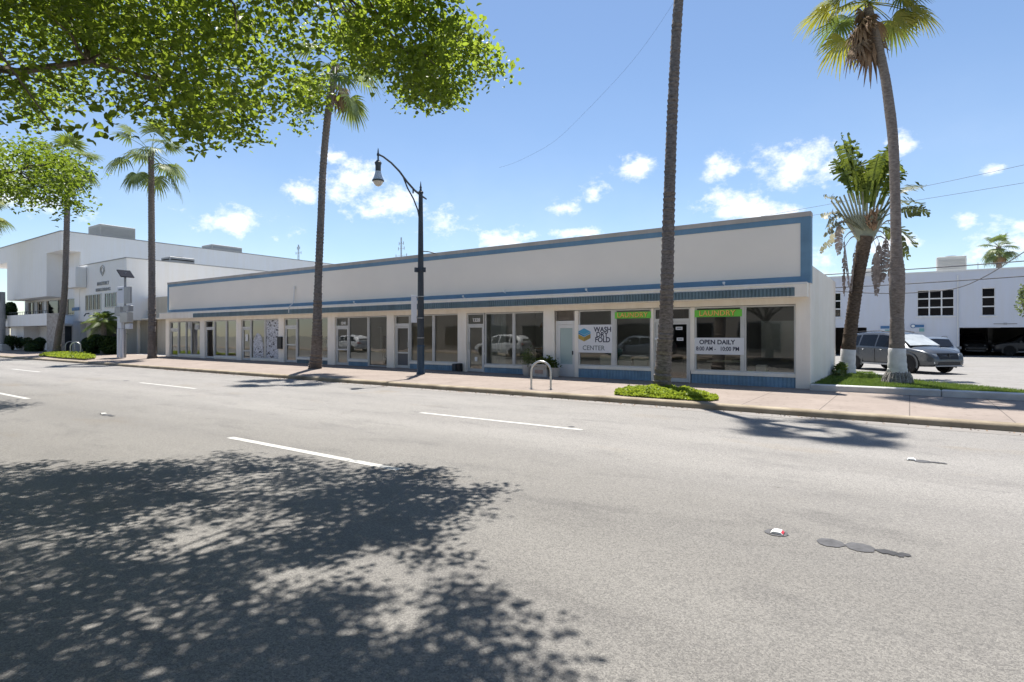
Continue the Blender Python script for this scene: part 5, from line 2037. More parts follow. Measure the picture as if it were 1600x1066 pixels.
# ------------------------------------------------------------------ bushes, grass, ground cover
def bush(name, c, r_, n, ll, lw, label, seed, m_='hedge', cat='bush', zb=.2, grp=None):
    nr = np.random.default_rng(seed)
    t_ = thing(name, (c[0], c[1], zb), label, cat, grp)
    # lumps make the outline uneven
    k = 9
    lump = nr.uniform(-.62, .62, (k, 3)) * np.array([r_[0], r_[1], r_[2] * .7]) + np.array(c)
    idx = nr.integers(0, k, n)
    d = nr.normal(size=(n, 3))
    d /= np.linalg.norm(d, axis=1)[:, None]
    P = lump[idx] + d * (nr.uniform(.3, 1, n) ** .5)[:, None] * np.array(r_) * .52
    P = P[P[:, 2] > zb + .02]
    V_, F_ = leaves(P, nr, ll, lw, .3)
    quads_mesh('foliage', V_, F_, M[m_], t_)
    b_ = MB()
    rr = random.Random(seed)
    for i in range(7):
        a = rr.uniform(0, 2 * PI)
        b_.tube([(c[0], c[1], zb - .02), (c[0] + .25 * r_[0] * math.cos(a), c[1] + .25 * r_[1] * math.sin(a), c[2] * .6), (c[0] + .6 * r_[0] * math.cos(a), c[1] + .6 * r_[1] * math.sin(a), c[2])], [.03, .022, .01], 5)
    b_.build('stems', M['treebark'], t_)
    return t_


bush('bush', (-53.0, 17.9, .95), (2.0, .8, 1.0), 7500, .26, .09, 'dark green strap leaved bush left of the small feathery palm', 41, grp='dark bushes in front of the offices')
bush('bush', (-49.8, 17.9, .85), (1.8, .8, .9), 6500, .26, .09, 'dark green strap leaved bush round the stem of the small feathery palm', 42, grp='dark bushes in front of the offices')
bush('bush', (-65.2, 17.6, .8), (2.0, .7, .8), 4200, .2, .1, 'low dark hedge against the shop window under the office terrace', 43, grp='dark bushes in front of the offices')
bush('bush', (-71.4, 17.6, .9), (1.2, .7, .9), 2600, .2, .1, 'dark clipped bush at the far left beside the grey pole', 44, grp='dark bushes in front of the offices')
bush('ivy', (-74.3, 17.9, 4.0), (2.6, .7, 1.1), 5200, .25, .16, 'dark ivy spilling over the left end of the office terrace', 45, cat='climbing plant', zb=2.9)
bush('weed', (-2.15, 24.2, .5), (.3, .8, .35), 500, .16, .06, 'scrubby weed at the foot of the side wall behind the grass', 46, 'banana', 'plant')
bush('weed', (-2.05, 22.9, .32), (.22, .4, .2), 220, .12, .05, 'small weed growing against the side wall near the front grass', 47, 'frondpale', 'plant')
bush('street_tree', (4.1, 30.4, 3.15), (.8, .8, .85), 1800, .13, .07, 'small leafy tree at the right edge in front of the white garage building', 48, 'frondpale', 'tree', zb=.14)


def cover_patch(name, poly, zf, h, n, ll, lw, m_, seed, mound=0.0, label=None):
    """low plants over an outline, thick enough to hide the soil"""
    nr = np.random.default_rng(seed)
    xs = [p[0] for p in poly]
    ys = [p[1] for p in poly]
    cx_, cy_ = sum(xs) / len(xs), sum(ys) / len(ys)
    pts = []
    while len(pts) < n:
        x = nr.uniform(min(xs), max(xs))
        y = nr.uniform(min(ys), max(ys))
        if in_poly(x, y, poly):
            e = 1.0
            k = 1.22
            if not in_poly(cx_ + (x - cx_) * k, cy_ + (y - cy_) * k, poly):
                e = .45
            pts.append((x, y, zf(x, y) + mound * e + nr.uniform(0, h) * e * (.55 + .45 * math.sin(x * 7.1 + 1.3 * math.sin(y * 5.3)) * math.cos(y * 6.2))))
    V_, F_ = leaves(np.array(pts), nr, ll, lw, .25)
    o_ = quads_mesh(name, V_, F_, M[m_], None)
    tag(o_, label, 'plants' if name == 'ground_cover' else 'grass', None, 'stuff')
    return o_


def smooth_poly(x0, y0, rx, ry, n, seed, jag=.06):
    rr = random.Random(seed)
    return [(x0 + rx * math.cos(2 * PI * k / n) * (1 + rr.uniform(-jag, jag)), y0 + ry * math.sin(2 * PI * k / n) * (1 + rr.uniform(-jag, jag))) for k in range(n)]


pp = [(-6.3, 13.7), (-5.9, 13.58), (-5.0, 13.54), (-4.2, 13.54), (-3.85, 13.66), (-3.75, 14.0), (-3.9, 14.5), (-4.3, 15.1), (-4.8, 15.6), (-5.4, 16.1), (-6.0, 16.3), (-6.4, 16.1), (-6.65, 15.4), (-6.65, 14.5)]
structure('planting_bed', MB().prism(pp, .10, .155), M['soil'])
cover_patch('ground_cover', pp, lambda x, y: .155, .17, 15000, .075, .048, 'cover', 61, .02, 'bright green low ground cover around the foot of the tall middle palm')
pp2 = [(-57.0, 17.2), (-57.3, 16.2), (-52, 14.3), (-46, 13.8), (-41.8, 13.8), (-43, 14.7), (-48, 16.4), (-52, 17.2)]
structure('planting_bed', MB().prism(pp2, .10, .24), M['soil'])
cover_patch('ground_cover', pp2, lambda x, y: .24, .2, 8000, .16, .1, 'cover', 62, .02, 'pale green ground cover around the foot of the leftmost tall palm')
gp = [(-2.33, 18.38), (3.9, 18.38), (2.9, 19.3), (2.1, 20.1), (1.0, 21.4), (.05, 22.7), (-.9, 24.4), (-1.2, 26.4), (-2.33, 26.4)]
structure('planting_bed', MB().prism(gp, .10, .20), M['soil'])
nr = np.random.default_rng(63)
pts = []
while len(pts) < 42000:
    x = nr.uniform(-2.33, 3.9)
    y = nr.uniform(18.4, 26.4) if nr.random() < .6 else nr.uniform(18.4, 21)
    if in_poly(x, y, gp):
        pts.append((x, y, .2))
P = np.array(pts)
n = len(P)
az = nr.uniform(0, 2 * PI, n)
ln = nr.uniform(.05, .13, n)
lean = nr.uniform(.1, .8, n)
tip = P + np.stack([np.cos(az) * lean * ln, np.sin(az) * lean * ln, ln], 1)
sd = np.stack([-np.sin(az), np.cos(az), np.zeros(n)], 1) * .006
mid = P * .45 + tip * .55 + np.array([0, 0, .012])
V = np.stack([P - sd, P + sd, mid + sd * .8, mid - sd * .8, tip + sd * .15, tip - sd * .15], 1).reshape(-1, 3)
k = np.arange(n)[:, None] * 6
F = np.concatenate([k + np.array([[0, 1, 2, 3]]), k + np.array([[3, 2, 4, 5]])], 0)
tag(quads_mesh('grass', V, F, M['grassm'], None), 'strip of green grass behind the white kerb beside the shop side wall', 'grass', None, 'stuff')

# a few dry leaves and scraps along the gutter
nr = np.random.default_rng(71)
P = np.stack([nr.uniform(-30, 6, 420), 13.2 - np.abs(nr.normal(0, .14, 420)), np.full(420, .012)], 1)
V, F = leaves(P, nr, .06, .03, 3.0)
tag(quads_mesh('leaf_litter', V, F, M['frondbrown'], None), 'brown leaf scraps scattered along the far gutter', 'litter', None, 'stuff')

# ================================================================== STREET FURNITURE
# white kerb in front of the grass
b = MB()
x = -2.33
rngk = random.Random(8)
while x < 20:
    L_ = min(3.0, 20 - x)
    b.bbox(x, x + L_ - .012, 18.12 + rngk.uniform(-.006, .006), 18.36, .10, .305 + rngk.uniform(-.006, .006), .025)
    x += L_
tag(b.build('low_kerb_wall', M['white_kerb'], None, at=(0, 18.2, .14)), 'low white painted kerb wall in front of the grass strip', 'kerb wall')

# lamp post
lx, ly = -15.85, 16.4
zb = sw(lx, ly)
t = thing('street_lamp', (lx, ly, zb), 'tall dark street lamp with a curved arm and acorn globe hanging over the road', 'street lamp')
b = MB()
b.lathe((lx, ly, zb), [(.17, 0), (.17, .05), (.145, .09), (.14, 1.05), (.15, 1.07), (.15, 1.12), (.138, 1.15)], 16)
b.build('pole_base', M['bluemetal'], t, True)
b = MB()
n = 16
prof = [(.132, 1.1), (.125, 2.5), (.115, 4.0), (.10, 5.6), (.085, 6.9), (.08, 7.15)]
vs, fs = [], []
for (r_, z) in prof:
    for k in range(2 * n):
        a = PI * k / n
        q = r_ * (1.0 if k % 2 == 0 else .93)
        vs.append((lx + q * math.cos(a), ly + q * math.sin(a), zb + z))
for i in range(len(prof) - 1):
    for k in range(2 * n):
        k2 = (k + 1) % (2 * n)
        fs.append((i * 2 * n + k, i * 2 * n + k2, (i + 1) * 2 * n + k2, (i + 1) * 2 * n + k))
b._add(vs, fs)
b.build('pole', M['darkmetal'], t)
b = MB()
b.lathe((lx, ly, zb + 7.13), [(.085, 0), (.11, .02), (.11, .07), (.06, .11), (.035, .2), (.05, .24), (.03, .3), (.012, .46), (.002, .5)], 12)
b.build('finial', M['darkmetal'], t, True)
b = MB()
arm = [(.32, 7.16), (.0, 7.25), (-.35, 7.38), (-.75, 7.62), (-1.15, 7.93), (-1.55, 8.14), (-1.95, 8.27), (-2.2, 8.30)]
b.tube([(lx, ly + d, zb + z - .18) for d, z in arm], [.03, .042, .042, .04, .038, .036, .034, .034], 8)
b.tube([(lx, ly - .07, zb + 6.1), (lx, ly - .16, zb + 6.45), (lx, ly - .4, zb + 6.85), (lx, ly - .72, zb + 7.2), (lx, ly - .95, zb + 7.58)], .028, 8)
b.tube([(lx, ly - .42, zb + 7.2), (lx, ly - .42, zb + 7.06)], .03, 6)
b.build('arm', M['darkmetal'], t, True)
gx, gy, gz = lx, ly - 2.2, zb + 8.12
b = MB()
b.lathe((gx, gy, gz - .05), [(.03, -.02), (.05, 0), (.05, .06), (.03, .1), (.018, .22), (.003, .28)], 10)
b.tube([(gx, gy, gz), (gx, gy, gz - .25)], .03, 8)
b.build('hanger', M['darkmetal'], t, True)
b = MB()
b.lathe((gx, gy, gz - .62), [(.085, -.02), (.10, 0), (.10, .2), (.115, .26), (.13, .31), (.09, .36), (.05, .40)], 16)
b.build('lamp_housing', M['darkmetal'], t, True)
b = MB()
b.lathe((gx, gy, gz - .95), [(.20, -.005), (.205, .015), (.195, .04), (.15, .14), (.12, .25), (.10, .33)], 20)
b.build('lamp_shade', mat('grey_translucent_shade', (.42, .47, .52), .25, .1, spec=.6), t, True)
MB().lathe((gx, gy, gz - .965), [(.19, -.03), (.215, -.02), (.215, .02), (.19, .028)], 20).build('shade_rim', M['darkmetal'], t, True)
b = MB()
b.lathe((gx, gy, gz - 1.2), [(.03, .03), (.08, .05), (.14, .11), (.18, .19), (.19, .235)], 20)
b.build('globe', mat('frosted_globe', (.55, .51, .44), .2, .08, spec=.6), t, True)
b = MB()
b.tube([(lx, ly - .02, zb + 4.86), (lx + .45, ly - .02, zb + 4.80), (lx + .8, ly - .02, zb + 4.70)], .02, 6)
b.lathe((lx, ly, zb + 4.04), [(.13, 0), (.145, .02), (.145, .1), (.13, .12)], 14)
b.obox((lx - .02, ly - .2, zb + 4.1), .04, .09, .09)
b.obox((lx + .12, ly + .05, zb + 4.12), .05, .06, .09)
b.build('bracket', M['darkmetal'], t)
for z in (3.05, 2.2):
    MB().lathe((lx, ly, zb + z), [(.128, 0), (.134, .005), (.134, .025), (.128, .03)], 14).build('band', M['steel'], t)
MB().lathe((lx, ly, zb + 1.42), [(.14, 0), (.146, .005), (.146, .02), (.14, .025)], 14).build('band', M['steel'], t)
s = thing('parking_sign', (lx - .03, ly - .2, zb + 2.05), 'tall white parking sign strapped to the street lamp, seen nearly edge on', 'sign')
MB().bbox(lx - .06, lx - .04, ly - .47, ly - .17, zb + 2.03, zb + 3.10, .003).build('sign_board', M['signwhite'], s)
MB().box(lx - .04, lx - .01, ly - .2, ly - .13, zb + 2.2, zb + 2.24).box(lx - .04, lx - .01, ly - .2, ly - .13, zb + 3.0, zb + 3.04).build('clamp', M['steel'], s)


def bike_rack(x, y, z, rz, label, w=.29, h=.80):
    t_ = thing('bike_rack', (0, 0, 0), label, 'bike rack', 'looped metal bike racks on the pavement')
    pts_ = [(-w, 0, 0), (-w, 0, h - w)] + [(-w * math.cos(PI * k / 12), 0, h - w + w * math.sin(PI * k / 12)) for k in range(1, 12)] + [(w, 0, h - w), (w, 0, 0)]
    MB().tube(pts_, .030, 10).build('hoop', M['steel'], t_, True)
    for s_ in (-w, w):
        MB().lathe((s_, 0, 0), [(.075, -.005), (.075, .008), (.036, .012)], 12).build('foot_plate', M['steel'], t_)
    t_.location = (x, y, z)
    t_.rotation_euler = (0, 0, rz)
    return t_


r0 = bike_rack(-8.75, 14.0, .145, R(18), 'galvanised bike hoop on the pavement in front of the planter')
for (x, y, lb) in ((-55.9, 17.4, 'bike hoop on the far green patch behind the leftmost palm trunk'), (-51.3, 16.3, 'bike hoop on the far green patch right of the leftmost palm trunk')):
    c = copy_tree(r0)
    c.location = (x, y, .22)
    c.rotation_euler = (0, 0, R(40))
    c.scale = (1.25, 1.25, 1.2)
    c['label'] = lb

# planters at the column between the curtained shop and the laundry
t = thing('plant_trough', (-11.3, 18.1, .15), 'pale stone trough with a leafy green plant behind the bike hoop', 'planter')
MB().prism([(-11.62, 17.9), (-10.95, 17.9), (-10.95, 18.3), (-11.62, 18.3)], .16, .56).build('trough', M['planterstone'], t)
MB().box(-11.66, -10.91, 17.86, 18.34, .56, .62).build('rim', M['planterstone'], t)
for x in (-11.5, -11.05):
    MB().box(x - .06, x + .06, 17.95, 18.25, .135, .16).build('foot', M['black'], t)
MB().box(-11.45, -11.1, 17.885, 17.899, .28, .42).build('front_panel', M['terracotta'], t)
nr = np.random.default_rng(81)
P = np.concatenate([nr.normal(size=(380, 3)) * np.array([.13, .09, .08]) + np.array([-11.35, 18.1, .70]), nr.normal(size=(420, 3)) * np.array([.09, .08, .10]) + np.array([-10.95, 18.05, .70])])
V, F = leaves(P, nr, .10, .06, .4)
quads_mesh('foliage', V, F, M['banana'], t)
t = thing('plant_pot', (-10.6, 18.15, .145), 'round pale pot beside the stone trough at the white service door', 'planter')
MB().lathe((-10.72, 18.1, .147), [(.13, 0), (.17, .1), (.19, .3), (.2, .36), (.17, .36), (.16, .30)], 16).build('pot', M['planterstone'], t, True)
V, F = leaves(nr.normal(size=(160, 3)) * np.array([.10, .09, .08]) + np.array([-10.74, 18.1, .60]), nr, .10, .06, .4)
quads_mesh('foliage', V, F, M['banana'], t)
t = thing('bay_tree_pot', (-11.85, 18.2, .15), 'grey leaved shrub in a pale pot against the curtained window', 'planter')
MB().lathe((-11.95, 18.15, .16), [(.15, 0), (.19, .15), (.2, .42), (.17, .42)], 16).build('pot', M['planterstone'], t, True)
V, F = leaves(nr.normal(size=(520, 3)) * np.array([.13, .10, .16]) + np.array([-11.95, 18.15, .84]), nr, .09, .035, .3)
quads_mesh('foliage', V, F, M['frondpale'], t)
tag(MB().bbox(-15.62, -15.42, 18.28, 18.48, .17, .52, .02).build('litter_box', M['black'], None, at=(-15.5, 18.38, .17)), 'small black box on the pavement by the door numbered 1228', 'box')
tag(MB().bbox(-15.88, -15.68, 18.30, 18.48, .17, .50, .02).build('litter_box', M['darkmetal'], None, at=(-15.78, 18.38, .17)), 'small dark box against the blue base panel, left of the black box', 'box')

# solar powered sign post in front of the offices
sx, sy = -42.95, 16.4
zb = sw(sx, sy)
t = thing('solar_sign_post', (sx, sy, zb), 'grey post with a tilted solar panel, back to back sign panels and equipment boxes', 'sign post')
MB().tube([(sx, sy, zb), (sx, sy, 5.9)], .065, 10).build('pole', M['greymetal'], t, True)
MB().obox((sx + .05, sy, 5.80), .42, .40, .03, Matrix.Rotation(R(36), 3, 'Y')).build('solar_panel', M['solar'], t)
MB().bbox(sx - 1.15, sx - .08, sy - .05, sy + .04, 3.85, 4.98, .02).build('sign_panel', M['white2'], t)
MB().bbox(sx + .08, sx + 1.05, sy - .10, sy + .0, 3.80, 4.92, .02).build('sign_panel', M['greymetal'], t)
MB().box(sx - .9, sx - .3, sy - .062, sy - .051, 4.72, 4.82).build('print', M['greyink'], t)
MB().bbox(sx - 1.15, sx - .25, sy - .2, sy + .1, 3.02, 3.62, .02).build('equipment_box', M['greymetal'], t)
MB().bbox(sx + .2, sx + 1.0, sy - .2, sy + .1, 3.28, 3.66, .02).build('equipment_box', M['greymetal'], t)
MB().bbox(sx - .2, sx + .95, sy - .25, sy + .12, 2.55, 3.22, .03).build('control_cabinet', M['hvac'], t)
MB().bbox(sx - .95, sx - .3, sy - .12, sy + .1, 2.15, 2.95, .02).build('equipment_box', M['white2'], t)
MB().bbox(sx + .3, sx + .95, sy - .12, sy + .1, 2.12, 2.48, .02).build('equipment_box', M['white2'], t)
for dx in (-.55, -.05):
    MB().bbox(sx + dx - .12, sx + dx + .12, sy - .24, sy - .10, zb, 2.13, .01).build('leg', M['white2'], t)
# utility pole, far left
t = thing('utility_pole', (-72.3, 17.0, .2), 'plain grey pole at the left edge in front of the offices', 'pole')
MB().tube([(-72.3, 17.0, .1), (-72.3, 17.0, 5.9)], [.30, .26], 14).build('pole', M['greymetal'], t, True)
MB().bbox(-72.62, -72.0, 16.6, 16.72, 5.0, 5.9, .02).build('sign_panel', M['signblue'], t)
tag(MB().bbox(-72.0, -70.6, 16.6, 17.3, .16, .85, .05).build('utility_cabinet', M['hvac'], None, at=(-71.3, 17, .16)), 'low grey cabinet on the pavement beside the grey pole', 'cabinet')
# yellow post
t = thing('bollard', (2.62, 19.7, .14), 'square yellow ochre post at the right edge by the white kerb', 'post')
MB().bbox(2.46, 2.78, 19.55, 19.87, .12, 1.17, .02).build('post', M['yellow'], t)
MB().bbox(2.50, 2.74, 19.6, 19.82, 1.17, 1.42, .03).build('lamp_head', M['darkmetal'], t)
# low white blocks standing in for a bright sunlit patch of the lot
for i, (x, y) in enumerate(((-.55, 25.6), (-.2, 24.0))):
    tag(MB().bbox(x - .9, x + .1, y, y + .16, .13, .25, .03).build('sunlit_patch_block', M['white_kerb'], None, at=(x, y, .13)), ('low white block behind the broad leaved palm, standing in for sunlit concrete', 'low white block between the two right hand palms, standing in for sunlit concrete')[i], 'white block')

# overhead cables


def cable(pts_, r_, label):
    P_ = [Vector(p) for p in pts_]
    out = []
    for i in range(len(P_) - 1):
        p0, p1, p2, p3 = P_[max(i - 1, 0)], P_[i], P_[i + 1], P_[min(i + 2, len(P_) - 1)]
        for j in range(6):
            q = j / 6
            out.append(.5 * ((2 * p1) + (p2 - p0) * q + (2 * p0 - 5 * p1 + 4 * p2 - p3) * q * q + (3 * p1 - p0 - 3 * p2 + p3) * q ** 3))
    out.append(P_[-1])
    tag(MB().tube(out, r_, 5).build('cable', M['wire'], None, at=tuple(P_[0])), label, 'cable', 'overhead cables')


cable([(-12, 50, 6.30), (-5.3, 50, 6.38), (0, 50, 6.44), (6.2, 50, 6.58), (14, 50, 6.9)], .035, 'upper dark cable crossing level with the roof line of the white garage building')
cable([(-12, 48, 5.18), (-4.7, 48, 5.20), (0, 48, 5.26), (5.9, 48, 5.42), (14, 48, 5.75)], .035, 'lower dark cable crossing just above the windows of the white garage building')
cable([(-5.5, 46.5, 5.0), (-2.5, 46.2, 4.62), (-.2, 46, 4.50), (2.27, 46, 4.66), (3.88, 46, 5.38), (5.68, 46, 6.74), (9, 46, 9.3)], .03, 'sagging cable rising steeply to the right in front of the white garage building')
cable([(-8, 40, 9.5), (-.65, 40, 10.05), (4.9, 40, 10.66), (12, 40, 11.6)], .01, 'thin high cable in the sky right of the palms')
cable([(-8, 40, 9.1), (-.65, 40, 9.38), (4.9, 40, 9.72), (12, 40, 10.2)], .01, 'thin lower cable in the sky right of the palms')
cable([(-7.4, 24, 17.2), (-8.77, 24, 15.41), (-10.43, 24, 13.77), (-13.03, 24, 11.89), (-14.45, 24, 11.09), (-16.36, 24, 10.58), (-17.57, 24, 10.45)], .004, 'hair thin cable curving down through the open sky above the parapet')

# ================================================================== CARS
def lerp(a, b_, t):
    return a + (b_ - a) * t


# stations along the car: x, lower edge, belt, top, half width low, half width belt, half width top
ST = [(-2.42, .46, .86, .90, .66, .74, .62), (-2.36, .36, .98, 1.22, .80, .84, .60), (-2.20, .32, 1.05, 1.50, .88, .90, .62), (-1.85, .30, 1.07, 1.64, .90, .92, .64),
      (-1.3, .28, 1.06, 1.69, .91, .93, .665), (-.6, .27, 1.04, 1.705, .91, .93, .68), (0.0, .27, 1.02, 1.69, .91, .93, .68), (.45, .27, 1.00, 1.63, .91, .93, .67),
      (.72, .27, .995, 1.53, .91, .925, .66), (1.35, .28, 1.00, 1.09, .91, .915, .70), (1.55, .28, .985, 1.055, .90, .90, .70), (2.0, .29, .92, .985, .88, .87, .66), (2.28, .30, .82, .88, .82, .80, .60), (2.42, .34, .70, .74, .70, .70, .55), (2.46, .42, .60, .62, .62, .62, .5)]


def st_at(x):
    for a, c in zip(ST, ST[1:]):
        if a[0] <= x <= c[0]:
            t_ = (x - a[0]) / (c[0] - a[0])
            return [lerp(p, q, t_) for p, q in zip(a, c)]
    return list(ST[0] if x < ST[0][0] else ST[-1])


def car(label, paint, group, screen='carglass', sz=1.0):
    t_ = thing('parked_car', (0, 0, 0), label, 'car', group)
    b_ = MB()
    rows = []
    for s_ in ST:
        x, zl, zbt, zt, wl, wb, wt = s_
        zm = lerp(zl, zbt, .45)
        wm = max(wl, wb) + .015
        half = [(0, zl), (wl * .8, zl), (wl, zl + .05), (wm, zm), (wb + .004, zbt - .06), (wb, zbt), (lerp(wb, wt, .55), lerp(zbt, zt, .55)), (wt, zt - .05), (wt * .88, zt - .008), (wt * .45, zt + .012), (0, zt + .016)]
        ring = [(x, -y, z) for y, z in half] + [(x, y, z) for y, z in reversed(half[1:-1])]
        rows.append(ring)
    m2 = len(rows[0])
    vs = [p for r_ in rows for p in r_]
    fs = []
    for i in range(len(rows) - 1):
        for k in range(m2):
            k2 = (k + 1) % m2
            fs.append((i * m2 + k, i * m2 + k2, (i + 1) * m2 + k2, (i + 1) * m2 + k))
    fs.append(tuple(range(m2 - 1, -1, -1)))
    fs.append(tuple((len(rows) - 1) * m2 + k for k in range(m2)))
    b_._add(vs, fs)
    bd = b_.build('body', paint, t_, 'all')

    def side_pt(x, u, s_, off=.012):
        _, zl, zbt, zt, wl, wb, wt = st_at(x)
        return (x, s_ * (lerp(wb, wt, u) + off), lerp(zbt, zt - .05, u) + off * .3)
    for s_ in (-1, 1):
        for (xa, xb, ta, tb) in ((-2.02, -1.22, .62, .86), (-1.13, -.28, .9, .9), (-.20, .98, .9, .9)):
            n_ = 6
            vs, fs = [], []
            for i in range(n_ + 1):
                x = lerp(xa, xb, i / n_)
                top_ = lerp(ta, tb, i / n_)
                if xb > .9:
                    top_ = min(.9, max(.14, (1.36 - x) * 1.15)) if x > .5 else .9
                if xa < -2:
                    top_ = lerp(.30, .88, min(1, i / n_ * 2.0))
                vs += [side_pt(x, .08, s_), side_pt(x, top_, s_)]
            for i in range(n_):
                f = (2 * i, 2 * i + 2, 2 * i + 3, 2 * i + 1)
                fs.append(f if s_ < 0 else f[::-1])
            q = MB()
            q._add(vs, fs)
            q.build('side_window', M['carglass'], t_, True)
    # windscreen and rear window
    q = MB()
    _, _, za, zb1, _, _, wa = st_at(.66)
    wsc = [(.66, -.60, 1.545), (1.36, -.72, 1.105), (1.36, 0, 1.125), (1.36, .72, 1.105), (.66, .60, 1.545), (.66, 0, 1.575)]
    wsc = [(x + .02, y, z + .035) for x, y, z in wsc]
    q._add(wsc, [(0, 1, 2, 5), (5, 2, 3, 4)])
    q.build('windscreen', M[screen], t_)
    q = MB()
    q._add([(-2.30, -.56, 1.42), (-2.385, -.64, 1.06), (-2.385, .64, 1.06), (-2.30, .56, 1.42)], [(0, 3, 2, 1)])
    q.build('rear_window', M['carglass'], t_)
    # wheels
    for (x, s_) in ((1.48, -1), (1.48, 1), (-1.41, -1), (-1.41, 1)):
        y = s_ * .83
        w_ = MB()
        prof_ = [(.20, -.11), (.31, -.115), (.355, -.09), (.362, 0), (.355, .09), (.31, .115), (.20, .11)]
        vs, fs = [], []
        n_ = 24
        for (r_, d_) in prof_:
            for k in range(n_):
                a = 2 * PI * k / n_
                vs.append((x + r_ * math.cos(a), y + d_, .362 + r_ * math.sin(a)))
        for i in range(len(prof_) - 1):
            for k in range(n_):
                k2 = (k + 1) % n_
                fs.append((i * n_ + k, i * n_ + k2, (i + 1) * n_ + k2, (i + 1) * n_ + k))
        w_._add(vs, fs)
        wh = MB().tube([(x, y - .05, .362), (x, y + .05, .362)], .05, 10).build('wheel', M['rim'], t_)
        w_.build('tyre', M['tyre'], wh, True)
        rm = MB()
        yo = y + s_ * .085
        for k in range(5):
            a = 2 * PI * k / 5 + .3
            ca, sa = math.cos(a), math.sin(a)
            rm.obox((x + ca * .14, yo, .362 + sa * .14), .115, .012, .028, Matrix.Rotation(-a, 3, 'Y'))
        rm.tube([(x, yo - s_ * .02, .362), (x, yo + s_ * .01, .362)], .06, 10)
        vs, fs = [], []
        for (r_, d_) in ((.235, .0), (.262, .02), (.262, -.06), (.235, -.05)):
            for k in range(n_):
                a = 2 * PI * k / n_
                vs.append((x + r_ * math.cos(a), yo + s_ * d_, .362 + r_ * math.sin(a)))
        for i in range(3):
            for k in range(n_):
                k2 = (k + 1) % n_
                fs.append((i * n_ + k, i * n_ + k2, (i + 1) * n_ + k2, (i + 1) * n_ + k))
        rm._add(vs, fs)
        rm.build('rim', M['rim'], wh, True)
        MB().tube([(x, y - s_ * .05, .362), (x, y + s_ * .012, .362)], .24, 20).build('brake_disc', M['tyre'], wh)
        # arch: dark opening with a painted lip
        ar = MB()
        vs, fs = [], []
        n_ = 18
        for k in range(n_ + 1):
            a = R(-22) + R(224) * k / n_
            for (r_, d_) in ((.375, .928), (.44, .952), (.475, .940)):
                vs.append((x + r_ * math.cos(a), s_ * d_, .385 + r_ * math.sin(a)))
        for k in range(n_):
            for j in range(2):
                f = (k * 3 + j, k * 3 + j + 1, (k + 1) * 3 + j + 1, (k + 1) * 3 + j)
                fs.append(f if s_ < 0 else f[::-1])
        ar._add(vs, fs)
        ar.build('wheel_arch', paint, t_, True)
        da = MB()
        pts_ = [(x + .43 * math.cos(R(-20) + R(220) * k / 16), s_ * .931, .385 + .43 * math.sin(R(-20) + R(220) * k / 16)) for k in range(17)]
        da.poly(pts_ if s_ < 0 else pts_[::-1])
        da.build('arch_lining', M['tyre'], t_)
    # the face of the car
    g = MB()
    g._add([(2.42, -.44, .60), (2.34, -.47, .83), (2.34, .47, .83), (2.42, .44, .60), (2.475, -.44, .60), (2.385, -.47, .845), (2.385, .47, .845), (2.475, .44, .60)],
           [(4, 5, 6, 7), (0, 1, 5, 4), (1, 2, 6, 5), (2, 3, 7, 6), (3, 0, 4, 7)])
    gr = g.build('grille', M['black'], t_)
    MB().obox((2.435, 0, .725), .012, .44, .010, Matrix.Rotation(R(-18), 3, 'Y')).box(2.42, 2.455, -.012, .012, .61, .82).build('grille_bar', M['rim'], gr)
    g = MB()
    g.bbox(2.40, 2.475, -.52, .52, .36, .50, .02)
    g.build('lower_grille', M['black'], t_)
    MB().bbox(2.36, 2.485, -.60, .60, .315, .36, .01).build('skid_plate', M['greymetal'], t_)
    for s_ in (-1, 1):
        h = MB()
        pts_ = [(2.39, .47, .70), (2.30, .66, .70), (2.13, .80, .74), (2.10, .80, .83), (2.26, .68, .83), (2.35, .49, .80)]
        pts_ = [(x + .035, s_ * (y + .03), z) for x, y, z in pts_]
        h.poly(pts_ if s_ > 0 else pts_[::-1])
        pin = [(x - .08, y - s_ * .04, z) for x, y, z in pts_]
        for i in range(6):
            j = (i + 1) % 6
            h.poly([pts_[i], pin[i], pin[j], pts_[j]])
        h.build('headlight', M['lampglass'], t_)
        MB().tube([(2.34, s_ * .66, .47), (2.44, s_ * .63, .47)], .055, 12).build('fog_lamp', M['lampglass'], t_)
        MB().obox((.86, s_ * 1.02, 1.06), .06, .10, .07).tube([(.9, s_ * .9, 1.02), (.88, s_ * 1.0, 1.03)], .025, 6).build('wing_mirror', paint, t_)
        MB().tube([(-1.9, s_ * .60, 1.665), (-1.3, s_ * .61, 1.745), (-.2, s_ * .62, 1.755), (.25, s_ * .60, 1.70)], .018, 6).build('roof_rail', M['black'], t_)
        MB().bbox(-1.0, 1.0, s_ * .925 - .012, s_ * .925 + .012, .29, .36, .005).build('sill', M['greymetal'], t_)
        for hx in (-.95, .02):
            MB().tube([(hx - .1, s_ * .94, .93), (hx - .06, s_ * .97, .935), (hx + .06, s_ * .97, .935), (hx + .1, s_ * .94, .93)], .016, 6).build('door_handle', paint, t_)
        for dx in (-1.18, -.24, .96):
            MB().box(dx - .006, dx + .006, s_ * .945 - .006, s_ * .945 + .004, .40, .98).build('door_seam', M['black'], t_)
        MB()._add
        q = MB()
        pts_ = [(-2.43, s_ * .55, .88), (-2.43, s_ * .80, .88), (-2.33, s_ * .88, .92), (-2.33, s_ * .88, 1.05), (-2.41, s_ * .78, 1.03), (-2.42, s_ * .55, 1.0)]
        q.poly(pts_ if s_ < 0 else pts_[::-1])
        q.build('tail_light', M['red'], t_)
    return t_


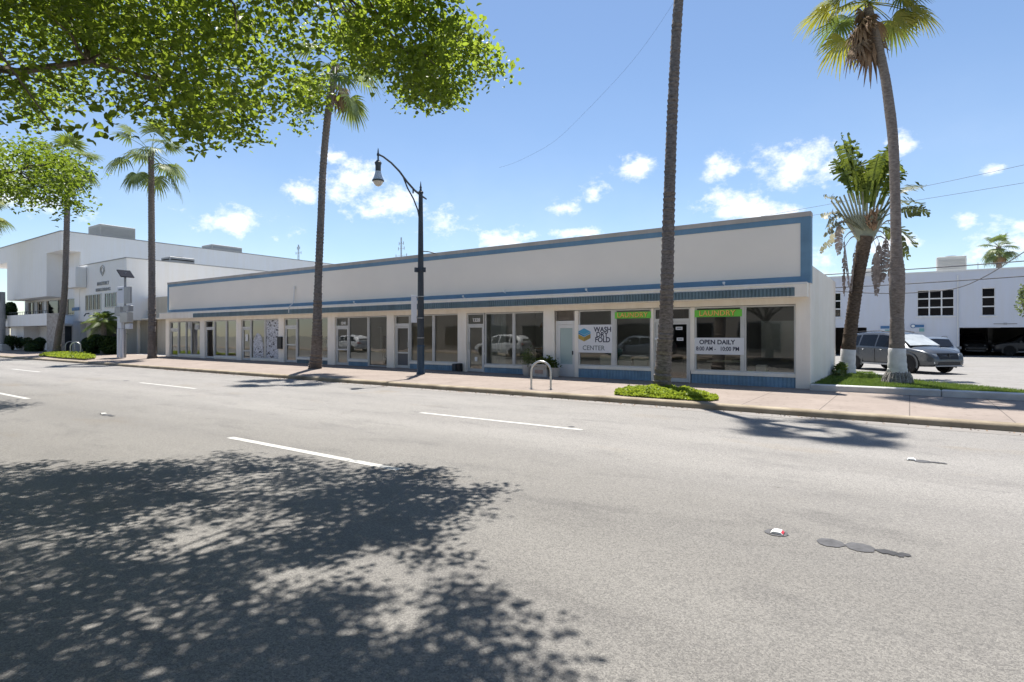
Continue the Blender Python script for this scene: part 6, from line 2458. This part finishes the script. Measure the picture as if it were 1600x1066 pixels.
silver = car('silver grey crossover parked behind the swollen palm trunk with bright windscreen', M['silver'], 'cars parked in and around the lot', 'windscreen')
c0 = Vector((-.44, 30.33, .137))
silver.location = c0
silver.rotation_euler = (0, 0, R(-45))
bl = car('blue grey car facing the street, half hidden behind the silver crossover', M['bluecar'], 'cars parked in and around the lot')
bl.location = (1.05, 38.2, .137)
bl.rotation_euler = (0, 0, R(-84))
bl.scale = (.95, .95, .86)
dk = car('dark car in shadow in the open parking bay, nose to the left', M['darkcar'], 'cars parked in and around the lot')
dk.location = (7.6, 57.5, .137)
dk.rotation_euler = (0, 0, R(183))
dk2 = copy_tree(dk)
dk2.location = (4.2, 60.0, .137)
dk2.rotation_euler = (0, 0, R(-88))
dk2['label'] = 'dark car deep inside the parking bay, left of the other dark car'
# cars along the near kerb that the shop windows mirror
wc = car('white car mirrored in the window beside door 1228', M['whitecar'], 'cars parked on the near side of the street')
wc.location = (-27.5, -.9, .003)
wc.rotation_euler = (0, 0, R(180))
for (x, lb) in ((-47.0, 'white car parked on the near side, mirrored in the middle shopfronts'),):
    c = copy_tree(wc)
    c.location = (x, -1.0, .003)
    c['label'] = lb

c = copy_tree(bl)
c.location = (-15.6, -1.0, .003)
c.rotation_euler = (0, 0, R(180))
c.scale = (1, 1, 1)
c['label'] = 'blue grey car mirrored in the window above the row of white chairs'
c['group'] = 'cars parked on the near side of the street'

# buildings across the street, seen only as reflections in the glass
M['dullwall'] = mat('dull_render', (.22, .205, .19), .85, .2, (.5, .5, .5))
t = thing('opposite_building', (-20, -9, .1), 'plain pale building on the near side of the street mirrored in the shop glass', 'building')
MB().box(-60, 24, -20, -9.0, 0, 9.2).build('wall', M['dullwall'], t)
MB().box(-60.2, 24.2, -20, -8.7, 9.2, 9.6).build('coping', M['concrete'], t)
for k in range(12):
    x = -46 + k * 5
    f = MB().box(x, x + 3.2, -9.0, -8.94, .6, 2.7).build('window_frame', M['darkmetal'], t)
    MB().box(x + .08, x + 3.12, -8.94, -8.93, .7, 2.6).build('pane', M['carglass'], f)
